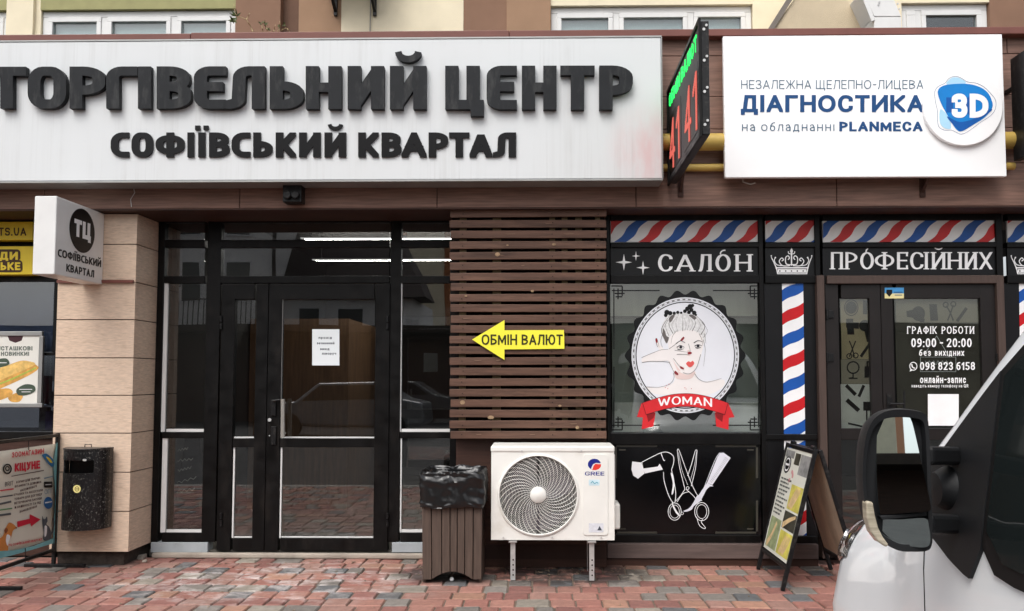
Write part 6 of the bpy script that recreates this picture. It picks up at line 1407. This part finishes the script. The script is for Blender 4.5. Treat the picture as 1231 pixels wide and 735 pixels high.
mglass([(1056.5,578),(1057.5,545),(1059.5,518),(1064,504),(1072,499),(1088,499.5),(1096,503),(1101,525),(1108,570),(1113.5,604),(1111,613),(1090,615.5),(1064,618.5),(1058,615)], .004, (-.24, .108), 'mirror_glass')
mglass([(1062,634),(1066,627),(1085,625.5),(1110,622.5),(1114,632),(1115.5,648),(1112,656.5),(1098,657.5),(1082,654),(1070,646)], .004, (-.34, .02), 'blind_spot_glass')
mb = MB(); mb.prism([at(u, v, YM-.002) for u, v in ((1058,620.5),(1090,618),(1114,615),(1115,620),(1086,623),(1060,625.5))], (0, .02, 0)); mb.build('divider', VPL, mir, bevel=.002)
ind = MB(); io = [(1041.5,604),(1045,602.5),(1050,604.5),(1052.5,620),(1056,634),(1062,646),(1069,655),(1066,658.5),(1056,652),(1047,640),(1042.5,624)]
ind.prism([at(u, v, YM-.012) for u, v in io], (0, .03, 0)); ind.build('indicator_lens', mat('ribbed indicator lens', rgb(176,166,146), .15, var=.35, scale=60, st=(.2,.2,1.6), coat=1), mir, bevel=.006)
am = MB()
for v in (548, 630):
    a, b = at(1112, v, YM+.05), at(1150, v-1, YM+.05); s_, z_b = px2s(1146, v); b = Vector((sx_(s_, z_b)+.01, YN - s_, z_b))
    a.y = YM + .06; am.bar(a, b, .05, .048)
am.build('arm', VPL, mir, bevel=.01)
km = MB(); s_, zc = px2s(1143, 588); c_ = Vector((sx_(s_, zc), YN-s_, zc)); km.lathe([(0,-.05),(.05,-.045),(.07,-.01),(.075,.03)], (0,0,0), 'z', 20)
km.v = [c_ + Vector((v.z*1.0, v.x*.9, v.y*.9)) for v in km.v]; km.build('pivot_cover', VPL, mir, smooth=50)
# wiper edge and dark cabin skirt
MB().box(XC-.70, XC+.70, YN-.90, YN-.84, 1.085, 1.12).build('cowl', VPL, vn, bevel=.01)

# ---------------------------------------------------------------- across the street (seen in the glass)
def block(name, label, x0, x1, y, z1, m, wins, roof=None, dep=8):
    b = thing(name, label, 'building', ((x0+x1)/2, y, GZ)); w = MB(); w.box(x0, x1, y-dep, y, GZ, z1); w.build('wall', m, b)
    for (wx0, wx1, wz0, wz1) in wins:
        f = MB(); f.box(wx0, wx1, y+.003, y+.05, wz0, wz1); f_ = f.build('window', WHITEM, b); MB().box(wx0+.08, wx1-.08, y+.052, y+.06, wz0+.08, wz1-.08).build('pane', VGL, f_)
    return b
ORG = mat('orange render', rgb(196,128,84), .9, var=.06); WHR = mat('white render', rgb(236,234,230), .9, var=.06); RFD = mat('dark roof tile', rgb(58,48,46), .8, var=.2, scale=10)
ob = block('apartment_block', 'orange and cream apartment block reflected in the door transom', -14, -1.5, -42, 17, ORG, [(x, x+1.5, z, z+1.6) for x in (-12.5, -9.2, -5.0, -2.0-1.2) for z in (2.5, 5.5, 8.5, 11.5, 14.0)])
MB().box(-8.2, -6.0, -41.99, -41.6, GZ, 17).box(-4.0, -1.4, -41.99, -41.7, GZ, 17).build('cream_bay', CREAM, ob)
wh = block('white_house', 'tall white house with balcony reflected in the narrow side pane', -17, -11.4, -27, 10.2, WHR, [(-15.6,-14.4,4.6,6.4), (-13.4,-12.3,4.6,6.4), (-15.6,-14.4,7.4,9.0), (-13.4,-12.3,7.4,9.0)], dep=5)
MB().prism([(-17.3,-26.5,10.21), (-11.1,-26.5,10.21), (-11.1,-29.5,12.4), (-17.3,-29.5,12.4)], (0,-5.5,0)).build('roof', RFD, wh)
rh = block('low_house', 'low house with steep dark roof reflected in the wide transom', -11.3, -5.6, -28, 4.9, WHR, [(-10.6,-9.6,3.2,4.5), (-8.9,-7.7,3.2,4.5), (-7.0,-6.2,3.2,4.5)], dep=6)
MB().prism([(-11.6,-27.5,4.91), (-5.0,-27.5,4.91), (-7.2,-31,8.9), (-11.6,-31,8.9)], (0,-3,0)).build('roof', RFD, rh)
dp = MB().cyl((-11.35,-26.9,GZ), (-11.35,-26.9,9.9), .08, 10); dp.build('downpipe', RFD, wh)
bl = MB(); 
for i in range(22): bl.box(-15.9+.2*i, -15.87+.2*i, -26.0, -25.97, 3.6, 4.6)
bl.box(-16, -11.5, -26.02, -25.95, 4.6, 4.65).box(-16, -11.5, -26.95, -25.9, 3.45, 3.6); bl.build('balcony', RFD, wh)
kx = thing('market_row', 'low dark market row reflected low in the entrance glass', 'kiosk row', (0, -22, GZ))
MB().box(-24, 26, -25, -22, GZ, 3.1).build('wall', FASC2, kx); mk = MB(); mk.box(-24, 26, -22, -20.8, 3.02, 3.25)
mk.build('awning', mat('dark awning', rgb(60,50,44), .8), kx)
for i, (x, c, w) in enumerate(((-5.2, (120,122,124), 'grey'), (4.5, (44,52,66), 'dark blue'))):
    cr = thing('parked_car', w + ' car parked across the road, seen only as a reflection', 'car', (x, -15, GZ)); b = MB()
    prof = [(-2.1,.3),(-2.15,.7),(-1.95,.85),(-1.2,.95),(-.6,1.42),(.9,1.45),(1.6,1.0),(2.1,.9),(2.15,.4),(2.05,.3)]
    b.prism([(x+a, -15.85, GZ+z) for a, z in prof], (0, 1.7, 0)); b.build('body', mat(w + ' car body', rgb(*c), .3, coat=.6), cr, bevel=.08)
    g = MB(); g.prism([(x+a, -14.146, GZ+z) for a, z in ((-1.0,.97),(-.55,1.36),(.85,1.38),(1.4,1.0))], (0, .01, 0)); g.build('window', VGL, cr)
    for wx_ in (-1.35, 1.35): MB().cyl((x+wx_, -14.3, GZ+.32), (x+wx_, -14.12, GZ+.32), .32, 24).build('wheel', RUB, cr)
